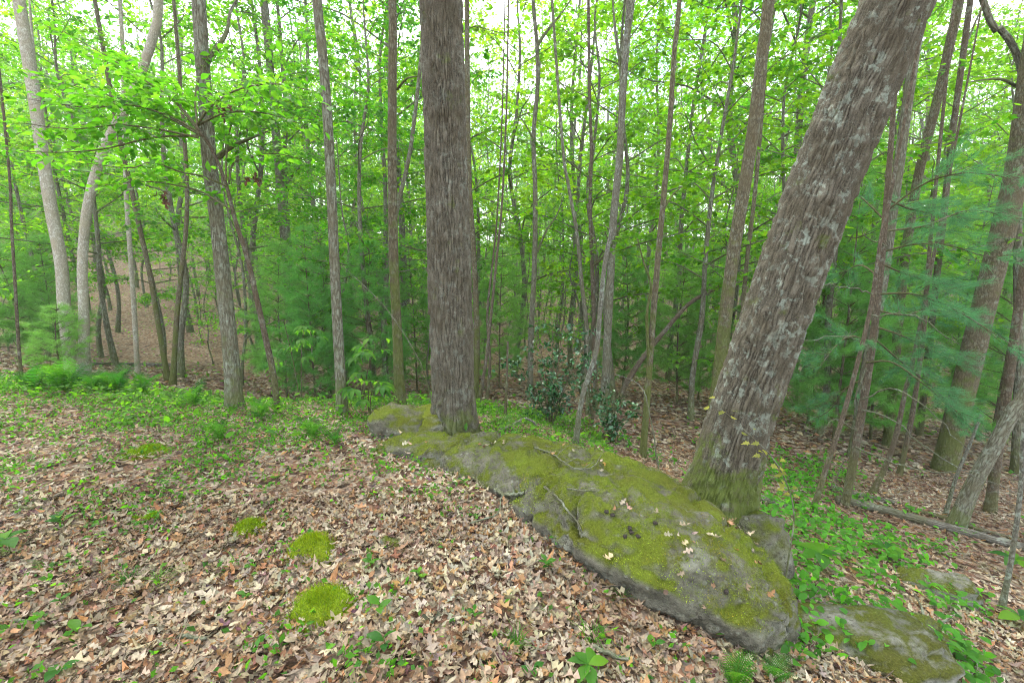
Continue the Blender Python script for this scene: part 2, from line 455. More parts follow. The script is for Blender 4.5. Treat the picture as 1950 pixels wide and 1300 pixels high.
def ground_mat():
    m, n, l, out = new_mat('forest_floor')
    tc = n.new('ShaderNodeTexCoord'); co = tc.outputs['Object']
    vo = N_(n, 'ShaderNodeTexVoronoi', Scale=15.0, Randomness=1.0); l.new(co, vo.inputs['Vector'])
    vo2 = N_(n, 'ShaderNodeTexVoronoi', Scale=9.0); l.new(co, vo2.inputs['Vector'])
    s = n.new('ShaderNodeSeparateColor'); l.new(vo.outputs['Color'], s.inputs[0])
    r = n.new('ShaderNodeValToRGB'); r.color_ramp.interpolation = 'CONSTANT'
    e = r.color_ramp.elements; cs = [(.08, .048, .032), (.20, .11, .068), (.30, .22, .155), (.25, .14, .085), (.34, .27, .2), (.15, .088, .056), (.26, .18, .12)]
    while len(e) < len(cs): e.new(.5)
    for i, c in enumerate(cs): e[i].position = i / len(cs); e[i].color = (*c, 1)
    l.new(s.outputs[0], r.inputs['Fac'])
    no = N_(n, 'ShaderNodeTexNoise', Scale=.55, Detail=5.0, Roughness=.6); l.new(co, no.inputs['Vector'])
    c = mixc(n, l, 1.0, r.outputs['Color'], ramp(n, l, no.outputs['Fac'], [(.3, .7), (.7, 1.05)]), 'MULTIPLY')
    fn = N_(n, 'ShaderNodeTexNoise', Scale=70.0, Detail=3.0); l.new(co, fn.inputs['Vector'])
    c = mixc(n, l, 1.0, c, ramp(n, l, fn.outputs['Fac'], [(.3, .6), (.7, 1.1)]), 'MULTIPLY')
    p = N_(n, 'ShaderNodeBsdfPrincipled', Roughness=.9); p.inputs['Specular IOR Level'].default_value = .15
    l.new(c, p.inputs['Base Color'])
    h = math_(n, l, 'ADD', vo.outputs['Distance'], math_(n, l, 'MULTIPLY', vo2.outputs['Distance'], .6))
    bp = N_(n, 'ShaderNodeBump', Strength=.9, Distance=.05); l.new(h, bp.inputs['Height'])
    l.new(bp.outputs[0], p.inputs['Normal']); l.new(p.outputs[0], out.inputs['Surface'])
    return m
M_GROUND = ground_mat()

def rock_mat(name, stone=(.27, .245, .185), moss=(.17, .17, .03), amount=.55):
    m, n, l, out = new_mat(name)
    tc = n.new('ShaderNodeTexCoord'); co = tc.outputs['Object']
    a = N_(n, 'ShaderNodeTexNoise', Scale=2.3, Detail=7.0, Roughness=.66); l.new(co, a.inputs['Vector'])
    b = N_(n, 'ShaderNodeTexNoise', Scale=14.0, Detail=6.0, Roughness=.7); l.new(co, b.inputs['Vector'])
    f = N_(n, 'ShaderNodeTexNoise', Scale=90.0, Detail=4.0, Roughness=.7); l.new(co, f.inputs['Vector'])
    mp = n.new('ShaderNodeMapping'); mp.inputs['Location'].default_value = (4, 8, 2); l.new(co, mp.inputs['Vector'])
    g = N_(n, 'ShaderNodeTexNoise', Scale=3.6, Detail=7.0, Roughness=.68); l.new(mp.outputs[0], g.inputs['Vector'])
    c = mixc(n, l, ramp(n, l, b.outputs['Fac'], [(.35, 0), (.68, 1)]), tuple(x * .5 for x in stone), tuple(x * 1.25 for x in stone))
    c = mixc(n, l, ramp(n, l, a.outputs['Fac'], [(.56, 0), (.66, .6)]), c, (.30, .31, .25))
    sp = N_(n, 'ShaderNodeTexNoise', Scale=38.0, Detail=3.0); l.new(co, sp.inputs['Vector'])
    c = mixc(n, l, ramp(n, l, sp.outputs['Fac'], [(.58, 0), (.66, .7)]), c, (.07, .062, .045))
    lv = N_(n, 'ShaderNodeTexVoronoi', Scale=19.0); l.new(co, lv.inputs['Vector'])
    c = mixc(n, l, math_(n, l, 'MULTIPLY', ramp(n, l, math_(n, l, 'ADD', lv.outputs['Distance'], math_(n, l, 'MULTIPLY', b.outputs['Fac'], .35)), [(.34, 1), (.42, 0)]), .35), c, (.34, .36, .29))
    ge = n.new('ShaderNodeNewGeometry'); sx = n.new('ShaderNodeSeparateXYZ'); l.new(ge.outputs['Normal'], sx.inputs[0])
    up = ramp(n, l, sx.outputs['Z'], [(.15, 0), (.62, 1)])
    lo = .62 - .3 * amount
    mk = ramp(n, l, math_(n, l, 'ADD', g.outputs['Fac'], math_(n, l, 'MULTIPLY', math_(n, l, 'SUBTRACT', b.outputs['Fac'], .5), .45)), [(lo - .05, 0), (lo + .08, 1)])
    mk = math_(n, l, 'MULTIPLY', mk, up)
    mc = mixc(n, l, ramp(n, l, a.outputs['Fac'], [(.36, 0), (.62, 1)]), tuple(x * np.array(1.0) for x in moss), (moss[0] * .75, moss[1] * .62, moss[2] * .8))
    mc = mixc(n, l, 1.0, mc, ramp(n, l, f.outputs['Fac'], [(.3, .55), (.7, 1.25)]), 'MULTIPLY')
    c = mixc(n, l, mk, c, mc)
    c = mixc(n, l, ramp(n, l, f.outputs['Fac'], [(.62, 0), (.72, .5)]), c, (.30, .27, .17))
    p = N_(n, 'ShaderNodeBsdfPrincipled', Roughness=.92); p.inputs['Specular IOR Level'].default_value = .15
    l.new(c, p.inputs['Base Color'])
    h = math_(n, l, 'ADD', math_(n, l, 'ADD', b.outputs['Fac'], math_(n, l, 'MULTIPLY', f.outputs['Fac'], .35)), math_(n, l, 'MULTIPLY', mk, .25))
    bp = N_(n, 'ShaderNodeBump', Strength=1.0, Distance=.04); l.new(h, bp.inputs['Height'])
    l.new(bp.outputs[0], p.inputs['Normal']); l.new(p.outputs[0], out.inputs['Surface'])
    return m
M_ROCK = rock_mat('mossy_rock', (.165, .155, .115), (.118, .158, .012), .66)
M_ROCK2 = rock_mat('grey_mossy_rock', (.24, .235, .195), (.10, .125, .015), .62)
M_MOSSROCK = rock_mat('thick_moss_rock', (.2, .19, .12), (.13, .17, .012), 1.1)
M_STONE = rock_mat('tan_stone', (.46, .37, .24), (.2, .18, .08), -.6)
HUSK = rock_mat('husk', (.05, .04, .035), (.06, .05, .04), -.6)
M_MOSS = rock_mat('moss_body', (.15, .21, .012), (.19, .29, .010), 1.4)

# ------------------------------------------------------------------ terrain
CTRL = [(0, 0, 0), (0, -6, .1), (-8, -5, .3), (-3, 0, .02), (-6, 2.5, .08), (-3, 4, .02), (-1, 3.6, 0), (0, 2.6, 0), (.3, 1.2, 0), (-1.5, 2, 0),
        (1.0, .6, -.06), (2.2, 0, -.35), (4, 0, -.9), (4, -6, -.9), (8, 0, -1.9), (-5.6, 5.9, .0), (-9, 5.5, .15), (-2.4, 5.4, -.05), (-1.2, 5.0, -.05), (.0, 4.7, -.12)]
def cz(px, py, z): CTRL.append(tuple(at_z(px, py, z)))
def cd(px, py, d): CTRL.append(tuple(at(px, py, d)))
for a in [(1065, 1040, -.02), (1180, 1115, -.10), (1330, 1195, -.22), (1480, 1245, -.32), (1500, 1160, -.48), (1700, 1255, -.55), (1950, 1290, -.75), (1800, 1110, -.85), (1470, 1060, -.6), (1290, 925, -.62)]: cz(*a)
for a in [(650, 788, 7.6), (762, 772, 8.0), (447, 772, 7.8), (128, 700, 10), (250, 697, 13), (250, 600, 22), (250, 520, 34), (250, 450, 50), (0, 580, 20), (0, 460, 38),
          (970, 765, 9), (970, 690, 15), (970, 620, 25), (970, 560, 45), (970, 500, 85), (1240, 850, 6.4), (1260, 800, 8), (1500, 910, 5.6), (1610, 935, 5.6), (1900, 1010, 4.6),
          (1880, 900, 6.6), (1800, 820, 9.5), (1800, 720, 16), (1800, 610, 32), (1800, 520, 70), (550, 640, 22), (550, 560, 40), (550, 480, 80)]: cd(*a)
CTRL += [(-70, 20, 9), (-60, 60, 10), (-60, 0, 6), (60, 20, -2), (70, 60, 2), (0, 120, 7), (-60, 110, 14), (70, 110, 8), (0, -40, 2), (40, -40, -4), (-40, -40, 5)]
CT = np.array(CTRL)
def _U(r2): return np.where(r2 > 0, r2 * np.log(r2 + 1e-12), 0)
_n = len(CT)
_K = _U(np.sum((CT[:, None, :2] - CT[None, :, :2]) ** 2, -1)) + np.eye(_n) * 1.2
_Pm = np.hstack([np.ones((_n, 1)), CT[:, :2]])
_A = np.block([[_K, _Pm], [_Pm.T, np.zeros((3, 3))]])
_W = np.linalg.solve(_A, np.r_[CT[:, 2], 0, 0, 0])
def H(x, y):
    x = np.atleast_1d(np.asarray(x, float)); y = np.atleast_1d(np.asarray(y, float))
    xs = np.clip(x, -75, 75); ys = np.clip(y, -40, 120)
    z = np.empty_like(xs)
    for a in range(0, len(xs), 20000):
        q = np.stack([xs[a:a + 20000], ys[a:a + 20000]], 1)
        z[a:a + 20000] = _U(np.sum((q[:, None] - CT[None, :, :2]) ** 2, -1)) @ _W[:_n] + _W[_n] + q @ _W[_n + 1:]
    p = np.stack([x, y, np.zeros_like(x)], 1)
    return z + .035 * fbm(p * .9, 3, 3) + .018 * fbm(p * 3.1, 5, 2)
def h1(x, y): return float(H(x, y)[0])
def ground_at(px, py, dmax=60):
    r = ray(px, py); ts = np.concatenate([np.linspace(.6, 12, 700), np.linspace(12, dmax, 900)]) / r[1]
    P = np.array([0, 0, EYE]) + ts[:, None] * r
    below = np.nonzero(P[:, 2] < H(P[:, 0], P[:, 1]))[0]
    k = below[0] if len(below) else len(P) - 1
    return P[k]

def build_ground():
    u = np.linspace(-1, 1, 250)
    gx = np.sinh(u * 6.0) / np.sinh(6.0) * 420
    v = np.linspace(-1, 1, 280)
    gy = np.sinh(v * 6.0) / np.sinh(6.0) * 420 + 3.0
    X, Y = np.meshgrid(gx, gy)
    Z = H(X.ravel(), Y.ravel())
    V = np.stack([X.ravel(), Y.ravel(), Z], 1)
    ny, nx = X.shape
    i = np.arange(ny - 1)[:, None] * nx + np.arange(nx - 1)[None, :]
    Q = np.stack([i, i + 1, i + nx + 1, i + nx], -1).reshape(-1, 4)
    mb = MB(); mb.add(V, quads=Q)
    o = link('ground', mb.mesh('ground', [M_GROUND])); o['kind'] = 'structure'
    return o
GROUND = build_ground()

# ------------------------------------------------------------------ the long boulder and the other rocks
SECT = [  # near edge, crown, far edge (photo pixel and level)
    [(712, 862, -.01), (755, 840, .05), (800, 828, .02)],
    [(800, 884, .00), (850, 856, .10), (905, 833, .08)],
    [(905, 908, .01), (965, 872, .13), (1045, 843, .08)],
    [(985, 955, .05), (1065, 908, .20), (1150, 864, .09)],
    [(1078, 1003, .07), (1165, 950, .25), (1235, 896, .07)],
    [(1180, 1062, .05), (1262, 1004, .20), (1330, 945, .04)],
    [(1284, 1112, .03), (1345, 1054, .14), (1400, 1005, .0)],
    [(1382, 1156, -.05), (1424, 1112, .02), (1462, 1075, -.10)],
    [(1456, 1184, -.10), (1480, 1158, -.05), (1500, 1140, -.22)],
    [(1490, 1212, -.28), (1502, 1200, -.27), (1510, 1190, -.36)]]
def boulder_mesh():
    rows = []
    for k, s in enumerate(SECT):
        n_, m_, f_ = [at_z(*p) for p in s]
        drop_n = np.array([0, 0, -1.0]) * (.45 if k > 0 else .3); out = nrm(n_ - f_) * np.array([1, 1, 0])
        under = n_ - out * (.13 if 4 <= k else -.06) + drop_n
        lip = n_ + out * (.045 if 4 <= k else .015) + np.array([0, 0, -.07])
        fo = nrm((f_ - n_) * np.array([1, 1, 0]))
        rows.append([under, lip, n_, .55 * n_ + .45 * m_ + np.array([0, 0, .03]), m_, .5 * m_ + .5 * f_ + np.array([0, 0, .025]), f_, f_ + fo * .10 + np.array([0, 0, -.22]), f_ + fo * .12 + np.array([0, 0, -.9])])
    R = np.array(rows)                                        # (10, 9, 3)
    NU, NV = 300, 130
    A = np.stack([catmull(R[:, j], NU) for j in range(R.shape[1])], 1)
    G = np.stack([catmull(A[i], NV) for i in range(NU)], 0)
    V = G.reshape(-1, 3)
    du = np.gradient(G, axis=0); dv = np.gradient(G, axis=1)
    Nn = nrm(np.cross(du, dv)).reshape(-1, 3)
    Nn *= np.sign(np.sum(Nn * (V - V.mean(0) + np.array([0, 0, .4])), 1, keepdims=True))
    disp = .035 * fbm(V * 2.6, 21, 4) + .030 * fbm(V * np.array([7, 7, 9]), 22, 4) + .012 * fbm(V * 26, 23, 3)
    disp += .022 * (1 - 2 * np.abs(fbm(V * np.array([3.4, 3.4, 5.0]), 28, 4))) + .012 * (1 - 2 * np.abs(fbm(V * 9.0, 29, 3)))
    f1, f2 = worley(V * np.array([1.6, 1.6, 2.5]) + .3 * fbm(V * 3, 9, 2)[:, None], 5)
    disp -= .05 * np.clip(1 - (f2 - f1) / .10, 0, 1) * (fbm(V * .9, 31, 2) > .05)
    bed = (V @ nrm(np.array([.35, -.25, 1.0]))) * 9.0 + 1.3 * fbm(V * 1.7, 33, 3); fr = bed - np.floor(bed)
    disp += .020 * (np.clip(fr * 1.0, 0, 1) ** 3 - .25) * np.clip(.4 + 1.5 * fbm(V * 1.1, 34, 2), 0, 1)
    disp += .035 * np.clip(fbm(V * 2.6 + 3, 66, 4) + .5 * fbm(V * 9, 67, 3), 0, .45) + .006 * fbm(V * 16, 68, 2)
    V = V + Nn * disp[:, None]
    i = np.arange(NU - 1)[:, None] * NV + np.arange(NV - 1)[None, :]
    Q = np.stack([i, i + NV, i + NV + 1, i + 1], -1).reshape(-1, 4)
    e0 = np.arange(NV); e1 = (NU - 1) * NV + np.arange(NV)
    mb = MB(); c0 = V[e0].mean(0); c1 = V[e1].mean(0)
    V2 = np.vstack([V, c0, c1]); k0 = len(V)
    T = np.vstack([np.stack([e0[:-1], e0[1:], np.full(NV - 1, k0)], -1), np.stack([e1[1:], e1[:-1], np.full(NV - 1, k0 + 1)], -1)])
    mb.add(V2, tris=T, quads=Q)
    return mb.mesh('boulder', [M_ROCK]), V, Nn
BOULDER_ME, BV, BN = boulder_mesh()
boulder = tag(link('boulder', BOULDER_ME), 'long low moss covered boulder lying between the two big trunks', 'boulder')
ROCK_POLY = np.array([at_z(*s[0])[:2] for s in SECT] + [at_z(*s[2])[:2] for s in SECT[::-1]])
def in_poly(x, y, poly=ROCK_POLY):
    r = np.zeros(len(x), bool); j = len(poly) - 1
    for i in range(len(poly)):
        xi, yi = poly[i]; xj, yj = poly[j]
        c = ((yi > y) != (yj > y)) & (x < (xj - xi) * (y - yi) / (yj - yi + 1e-12) + xi)
        r ^= c; j = i
    return r
_top = BN[:, 2] > .25
BT = BV[_top]; BTN = BN[_top]
def rock_z(x, y):
    k = np.argmin((BT[:, 0] - x) ** 2 + (BT[:, 1] - y) ** 2); return BT[k], BTN[k]
def rock_px(px, py):                    # point of the boulder top seen at a photo pixel
    r = ray(px, py); d = BT - np.array([0, 0, EYE]); t = d @ r / (r @ r)
    q = np.linalg.norm(d - t[:, None] * r, axis=1) / t
    k = np.argmin(q + .004 * t); return BT[k], BTN[k]

def rock(name, label, c, size, rotz=0, seed=0, tilt=(0, 0), mat=M_ROCK, flat=.6, nu=64, nv=40, amp=.16):
    th = np.linspace(0, 2 * np.pi, nu, endpoint=False); ph = np.linspace(-np.pi / 2, np.pi / 2, nv)
    T, Pp = np.meshgrid(th, ph)
    d = np.stack([np.cos(Pp) * np.cos(T), np.cos(Pp) * np.sin(T), np.sin(Pp)], -1).reshape(-1, 3)
    pw = .72
    q = np.sign(d) * np.abs(d) ** pw
    rad = 1 + amp * 1.6 * fbm(d * 1.5, seed, 3) + amp * .5 * fbm(d * 5, seed + 3, 4)
    f1, f2 = worley(d * 1.7, seed + 9); rad -= amp * .7 * (f1 - .5)
    v = q * rad[:, None] * np.array(size) * .5
    rx, ry = tilt
    for a, (i, j) in ((rx, (1, 2)), (ry, (0, 2)), (rotz, (0, 1))):
        ca, sa = math.cos(a), math.sin(a); vi, vj = v[:, i].copy(), v[:, j].copy()
        v[:, i] = ca * vi - sa * vj; v[:, j] = sa * vi + ca * vj
    i = np.arange(nv - 1)[:, None] * nu + np.arange(nu)[None, :]; k = np.arange(nv - 1)[:, None] * nu + (np.arange(nu)[None, :] + 1) % nu
    Q = np.stack([i, k, k + nu, i + nu], -1).reshape(-1, 4)
    mb = MB(); mb.add(v, quads=Q)
    o = link(name, mb.mesh(name, [mat]), loc=c)
    return tag(o, label, 'rock')

c = ground_at(742, 836); rock('rock', 'hump backed mossy rock left of the upright oak behind the boulder', (c[0] + .05, c[1] + .25, c[2] + .03), (.62, .5, .42), .3, 3, (.1, -.15))
c = ground_at(800, 838); rock('rock', 'yellow green moss topped rock right against the upright oak foot', (c[0] + .03, c[1] + .35, c[2] + .03), (.55, .5, .36), .1, 12, (0, .2), M_MOSSROCK)
c = at_z(1388, 1000, -.22); rock('rock', 'grey mossy rock wedged under the leaning oak beside the boulder', (c[0] + .02, c[1] + .03, -.42), (.80, .40, .56), -.85, 15, (-.1, .30), M_ROCK)
c = at_z(1585, 1215, -.5); rock('rock', 'low pale grey slab beyond the lower end of the boulder', (c[0], c[1] + .02, -.575), (1.1, .56, .36), -.35, 21, (-.1, .12), M_ROCK2)
c = at_z(1640, 1165, -.55); rock('rock', 'flat mossy slab sloping away behind the pale grey slab', (c[0], c[1], -.70), (.95, .30, .28), -.35, 27, (0, .12), M_ROCK)
c = at_z(1782, 1112, -.8); rock('rock', 'small mossy rock among the green plants at right', (c[0], c[1], -.86), (.50, .30, .26), -.5, 33, (0, .15), M_ROCK2)
c = ground_at(635, 1228); rock('stone', 'flat tan stone in the leaves below the moss cushion', (c[0], c[1], c[2] + .02), (.15, .075, .04), .35, 41, (.1, 0), M_STONE, nu=32, nv=20)
c = ground_at(745, 1035); rock('stone', 'small grey stone half buried in leaves left of the boulder', (c[0], c[1], c[2] + .005), (.14, .09, .05), -.3, 44, (0, 0), M_ROCK2, nu=32, nv=20)

# ------------------------------------------------------------------ trees
def limb(mb, rng, poly, r0, leaf, lsize, cols, n_tw=8, tw_len=.45, spacing=.045, tilt=.35, t0=.25, mat_b=1, mat_l=0, jit=.05, segs=5, tube_it=True, droop=.12, subs=True):
    """a limb with side twigs lying in flat sprays, leaves along the twigs"""
    P = catmull(poly, max(6, len(poly) * 3)); L = np.sum(np.linalg.norm(np.diff(P, axis=0), axis=1))
    tt = np.linspace(0, 1, len(P))
    if tube_it: tube(mb, P, r0 * (1 - .85 * tt) + .0015, segs, mat=mat_b, cap=False)
    T = nrm(np.gradient(P, axis=0)); up = np.array([0, 0, 1.0])
    pos, ax = [], []
    def twig(p, d, ln, r):
        k = 5; q = [p]; dd = d.copy()
        for _ in range(k - 1):
            dd = nrm(dd + rng.normal(0, .16, 3) * np.array([1, 1, .6]) + np.array([0, 0, -droop * .35])); q.append(q[-1] + dd * ln / (k - 1))
        q = np.array(q)
        if tube_it and r > .0: tube(mb, q, np.linspace(r, .001, k), 3, mat=mat_b, cap=False)
        n = max(2, int(ln / spacing)); s = rng.uniform(.15, 1.03, n) * (k - 1); i = np.clip(s.astype(int), 0, k - 2); f = (s - i)[:, None]
        pp = q[i] * (1 - f) + q[i + 1] * f; sd = np.where(rng.random(n) < .5, 1, -1)[:, None] * np.cross(dd, up)[None]
        a = nrm(dd[None] * .7 + sd * rng.uniform(.3, 1.2, (n, 1)) + rng.normal(0, .3, (n, 3)))
        pos.append(pp + rng.normal(0, jit, (n, 3)) * np.array([1, 1, .6])); ax.append(a)
        return q
    for k in range(n_tw):
        t = t0 + (1 - t0) * (k + rng.uniform(0, 1)) / n_tw; i = min(int(t * (len(P) - 1)), len(P) - 1)
        sd = nrm(np.cross(T[i], up)) * (1 if (k + (rng.random() < .15)) % 2 else -1)
        d = nrm(T[i] * .75 + sd * rng.uniform(.6, 1.1) + up * rng.normal(.05, .22))
        ln = tw_len * L * (1 - t * .65) * rng.uniform(.6, 1.2)
        q = twig(P[i], d, ln, r0 * .3 * (1 - .6 * t))
        if subs and ln > .35:
            for _ in range(int(ln / .22)):
                j = rng.integers(1, 4); s2 = nrm(np.cross(d, up)) * rng.choice([-1, 1])
                twig(q[j], nrm(d * .7 + s2 * rng.uniform(.5, 1) + up * rng.normal(0, .2)), ln * rng.uniform(.3, .5), r0 * .12)
    twig(P[-1], T[-1], .18 * L, r0 * .15)
    pos = np.concatenate(pos); ax = np.concatenate(ax); n = len(pos)
    ax[:, 2] -= rng.uniform(0, .45, n)
    Z = np.array([0, 0, 1.0]) + rng.normal(0, tilt, (n, 3))
    cc = np.asarray(cols)[rng.integers(0, len(cols), n)] * rng.uniform(.7, 1.3, (n, 1))
    scatter(mb, leaf, pos, ax, Z, lsize * rng.uniform(.6, 1.25, n), cc, mat_l)
    return n

G_YEL = [(.115, .26, .014), (.10, .24, .014), (.14, .27, .016)]
G_MID = [(.070, .225, .018), (.085, .24, .020), (.056, .185, .018)]
G_COOL = [(.05, .16, .03), (.06, .17, .022), (.045, .13, .02)]
G_PALE = [(.10, .26, .03), (.12, .28, .035)]
G_PINE = [(.075, .235, .10), (.09, .26, .11), (.06, .20, .085)]
G_PINE2 = [(.13, .33, .065), (.15, .35, .07), (.11, .29, .06)]

def understory(seed, Ht, r0, z0, rad, n_limbs, leaf, lsize, cols, spacing=.06, bark=None, crook=.07, n_tw=8, tilt=.4, rise=.25):
    """a slender tree in local coordinates: trunk mesh, crown mesh"""
    rng = np.random.default_rng(seed)
    k = 9; P = np.zeros((k, 3)); P[:, 2] = np.linspace(-.3, Ht, k)
    P[1:, :2] = np.cumsum(rng.normal(0, crook, (k - 1, 2)), 0); P[:, :2] -= P[0, :2]
    C = catmull(P, 40); tt = np.linspace(0, 1, 40)
    tb = MB(); R = r0 * (1 - .88 * tt) + .004; R[:4] *= np.array([1.5, 1.3, 1.12, 1.04])
    tube(tb, C, R, 10, lump=.12, seed=seed)
    cb = MB()
    for i in range(n_limbs):
        f = (i + rng.random()) / n_limbs; z = z0 + (Ht - z0) * f ** 1.05
        j = int(np.argmin(np.abs(C[:, 2] - z))); az = i * 2.4 + rng.normal(0, .4)
        L = rad * (1.0 - .6 * f) * rng.uniform(.65, 1.15); o = np.array([math.cos(az), math.sin(az), 0])
        sl = rise + .45 * f
        poly = [C[j], C[j] + o * L * .35 + np.array([0, 0, L * .35 * sl * 1.4]) + rng.normal(0, .06, 3), C[j] + o * L * .7 + np.array([0, 0, L * .7 * sl]) + rng.normal(0, .08, 3), C[j] + o * L + np.array([0, 0, L * sl * .85])]
        limb(cb, rng, poly, max(.006, R[j] * .42), leaf, lsize, cols, n_tw=n_tw, spacing=spacing, tilt=tilt)
    bark = bark or B_GREY
    return tb.mesh('trunk', [bark]), cb.mesh('crown', [M_LEAF, bark])

VAR = {}
def variant(key, *a, **k): VAR[key] = understory(*a, **k)
variant('maple0', 11, 8.5, .055, 2.2, 2.6, 20, LEAF_MAPLE, .085, G_YEL + G_MID[:1], spacing=.036)
variant('maple1', 12, 7.5, .05, 1.6, 2.3, 18, LEAF_MAPLE, .085, G_YEL, spacing=.036, crook=.12)
variant('beech0', 13, 7.0, .05, 1.4, 2.6, 20, LEAF_FAR, .09, G_MID + G_YEL[:1], spacing=.026, rise=.08, tilt=.3)
variant('beech1', 14, 8.5, .06, 2.6, 2.8, 20, LEAF_FAR, .095, G_YEL + G_MID, spacing=.026, rise=.1, tilt=.3)
variant('beech2', 15, 6.0, .04, 1.2, 2.1, 16, LEAF_FAR, .09, G_MID, spacing=.026, rise=.12, crook=.12)
variant('sap0', 16, 4.2, .025, .7, 1.3, 13, LEAF_FAR, .085, G_PALE + G_MID[:1], spacing=.030, n_tw=6)
variant('sap1', 17, 3.4, .02, .5, 1.2, 12, LEAF_FAR, .085, G_YEL[:1] + G_PALE, spacing=.030, n_tw=6)
variant('tall0', 18, 17, .10, 4.5, 3.6, 26, LEAF_FAR, .14, G_YEL + G_MID, spacing=.045, crook=.18)
variant('tall1', 19, 15, .08, 3.5, 3.2, 26, LEAF_FAR, .135, G_YEL, spacing=.045, crook=.22)
variant('tall2', 20, 19, .115, 6.0, 3.8, 26, LEAF_FAR, .14, G_MID, spacing=.045, crook=.16)

def canopy(seed, rad=3.6, nl=15, sp=.19, hh=6.0, ntw=6):
    """the high crown of a tall tree, origin where the trunk ends below it"""
    rng = np.random.default_rng(seed); cb = MB()
    top = np.array([rng.normal(0, .4), rng.normal(0, .4), hh])
    C = catmull([(0, 0, -.2), top * .5 + rng.normal(0, .2, 3), top], 12); tube(cb, C, np.linspace(.09, .015, 12), 6, mat=1, cap=False)
    for i in range(nl):
        f = (i + rng.random()) / nl; z = f * hh * .93; j = int(np.argmin(np.abs(C[:, 2] - z))); az = i * 2.4 + rng.normal(0, .4)
        L = rad * (1 - .55 * f) * rng.uniform(.7, 1.15); o = np.array([math.cos(az), math.sin(az), 0])
        limb(cb, rng, [C[j], C[j] + o * L * .5 + np.array([0, 0, L * .35]), C[j] + o * L + np.array([0, 0, L * .5])], .045, LEAF_FAR, .15, G_YEL + G_MID, n_tw=ntw, spacing=sp, tilt=.5)
    return cb.mesh('crown', [M_LEAF, B_GREY])
CANOPY = [canopy(60 + k) for k in range(4)]
OAK_CROWN = canopy(70, 5.5, 22, .12, 7.0, 8)  # unseen crown of the big oaks, spread wide to shade the foreground

def taper_px(w_bot, w_top, d): return w_bot / F * d * .5, w_top / F * d * .5

def px_tree(name, label, cat, pts, wb, wt, bark, d=None, Ht=11.0, ydev=0.0, crown=True, seg=14, lump=.05, seed=0, flare=1.35, sides=(), group=None, cscale=1.0, disp=None, rows=None, up=.8, crown_me=None):
    """trunk through photo pixels listed from the foot upwards, at the distance where the foot meets the ground"""
    rng = np.random.default_rng(seed + 500)
    foot = ground_at(*pts[0]) if d is None else at(pts[0][0], pts[0][1], d)
    d = foot[1]
    W = [foot]
    for k, (x, y) in enumerate(pts[1:]):
        W.append(at(x, y, d + ydev * (k + 1) / len(pts)))
    W = np.array(W)
    dr = nrm(W[-1] - W[-2]); vis_top = W[-1][2]
    ext = []
    p = W[-1]
    if crown and p[2] < Ht:
        for k in range(3):
            dr = nrm(dr + np.array([0, 0, up])); step = max(.2, (Ht - vis_top) / 3 / max(.3, dr[2])); p = p + dr * step; ext.append(p)
    base = np.array([foot[0], foot[1], h1(foot[0], foot[1])])
    low = W[0] + nrm(W[0] - W[1]) * .35
    allp = np.vstack([[low], W] + ([ext] if ext else []))
    n = rows or max(24, int(10 * len(allp)))
    C = catmull(allp, n)
    rb, rt = taper_px(wb, wt, d) if seg > 50 else taper_px(wb * .78, wt * .78, d)
    s = (C[:, 2] - W[0][2]) / max(.1, (vis_top - W[0][2]))
    R = np.interp(s, [-.2, 0, 1], [rb, rb, rt]); R = np.where(s > 1, rt * np.clip(1 - (s - 1) * .35, .35, 1), R)
    R = R * (1 + (flare - 1) * np.exp(-np.clip(C[:, 2] - W[0][2], -.05, 9) / (2.2 * rb + .05)))
    t = thing(name, label, cat, base, group=group)
    mb = MB(); tube(mb, C - base, R, seg, lump=lump, seed=seed, disp=disp)
    for sd in sides:                              # bare side stems through photo pixels
        sp, w = sd[0], sd[1]; dd = sd[2] if len(sd) > 2 else 0.0
        Q = np.array([at(x, y, d + dd * k / max(1, len(sp) - 1)) for k, (x, y) in enumerate(sp)])
        CQ = catmull(Q, len(sp) * 6); tube(mb, CQ - base, np.linspace(w / F * d * .5, .25 * w / F * d * .5, len(CQ)), 6, lump=.08, seed=seed + 1)
    link('trunk', mb.mesh('trunk', [bark]), t)
    if crown:
        c = link('crown', crown_me or CANOPY[seed % len(CANOPY)], t, C[-1] - base); c.rotation_euler = (0, 0, rng.uniform(0, 6.28)); c.scale = ((cscale if crown_me else float(np.clip(R[-1] / .085, .35, 1.1))),) * 3
    return t, d, base

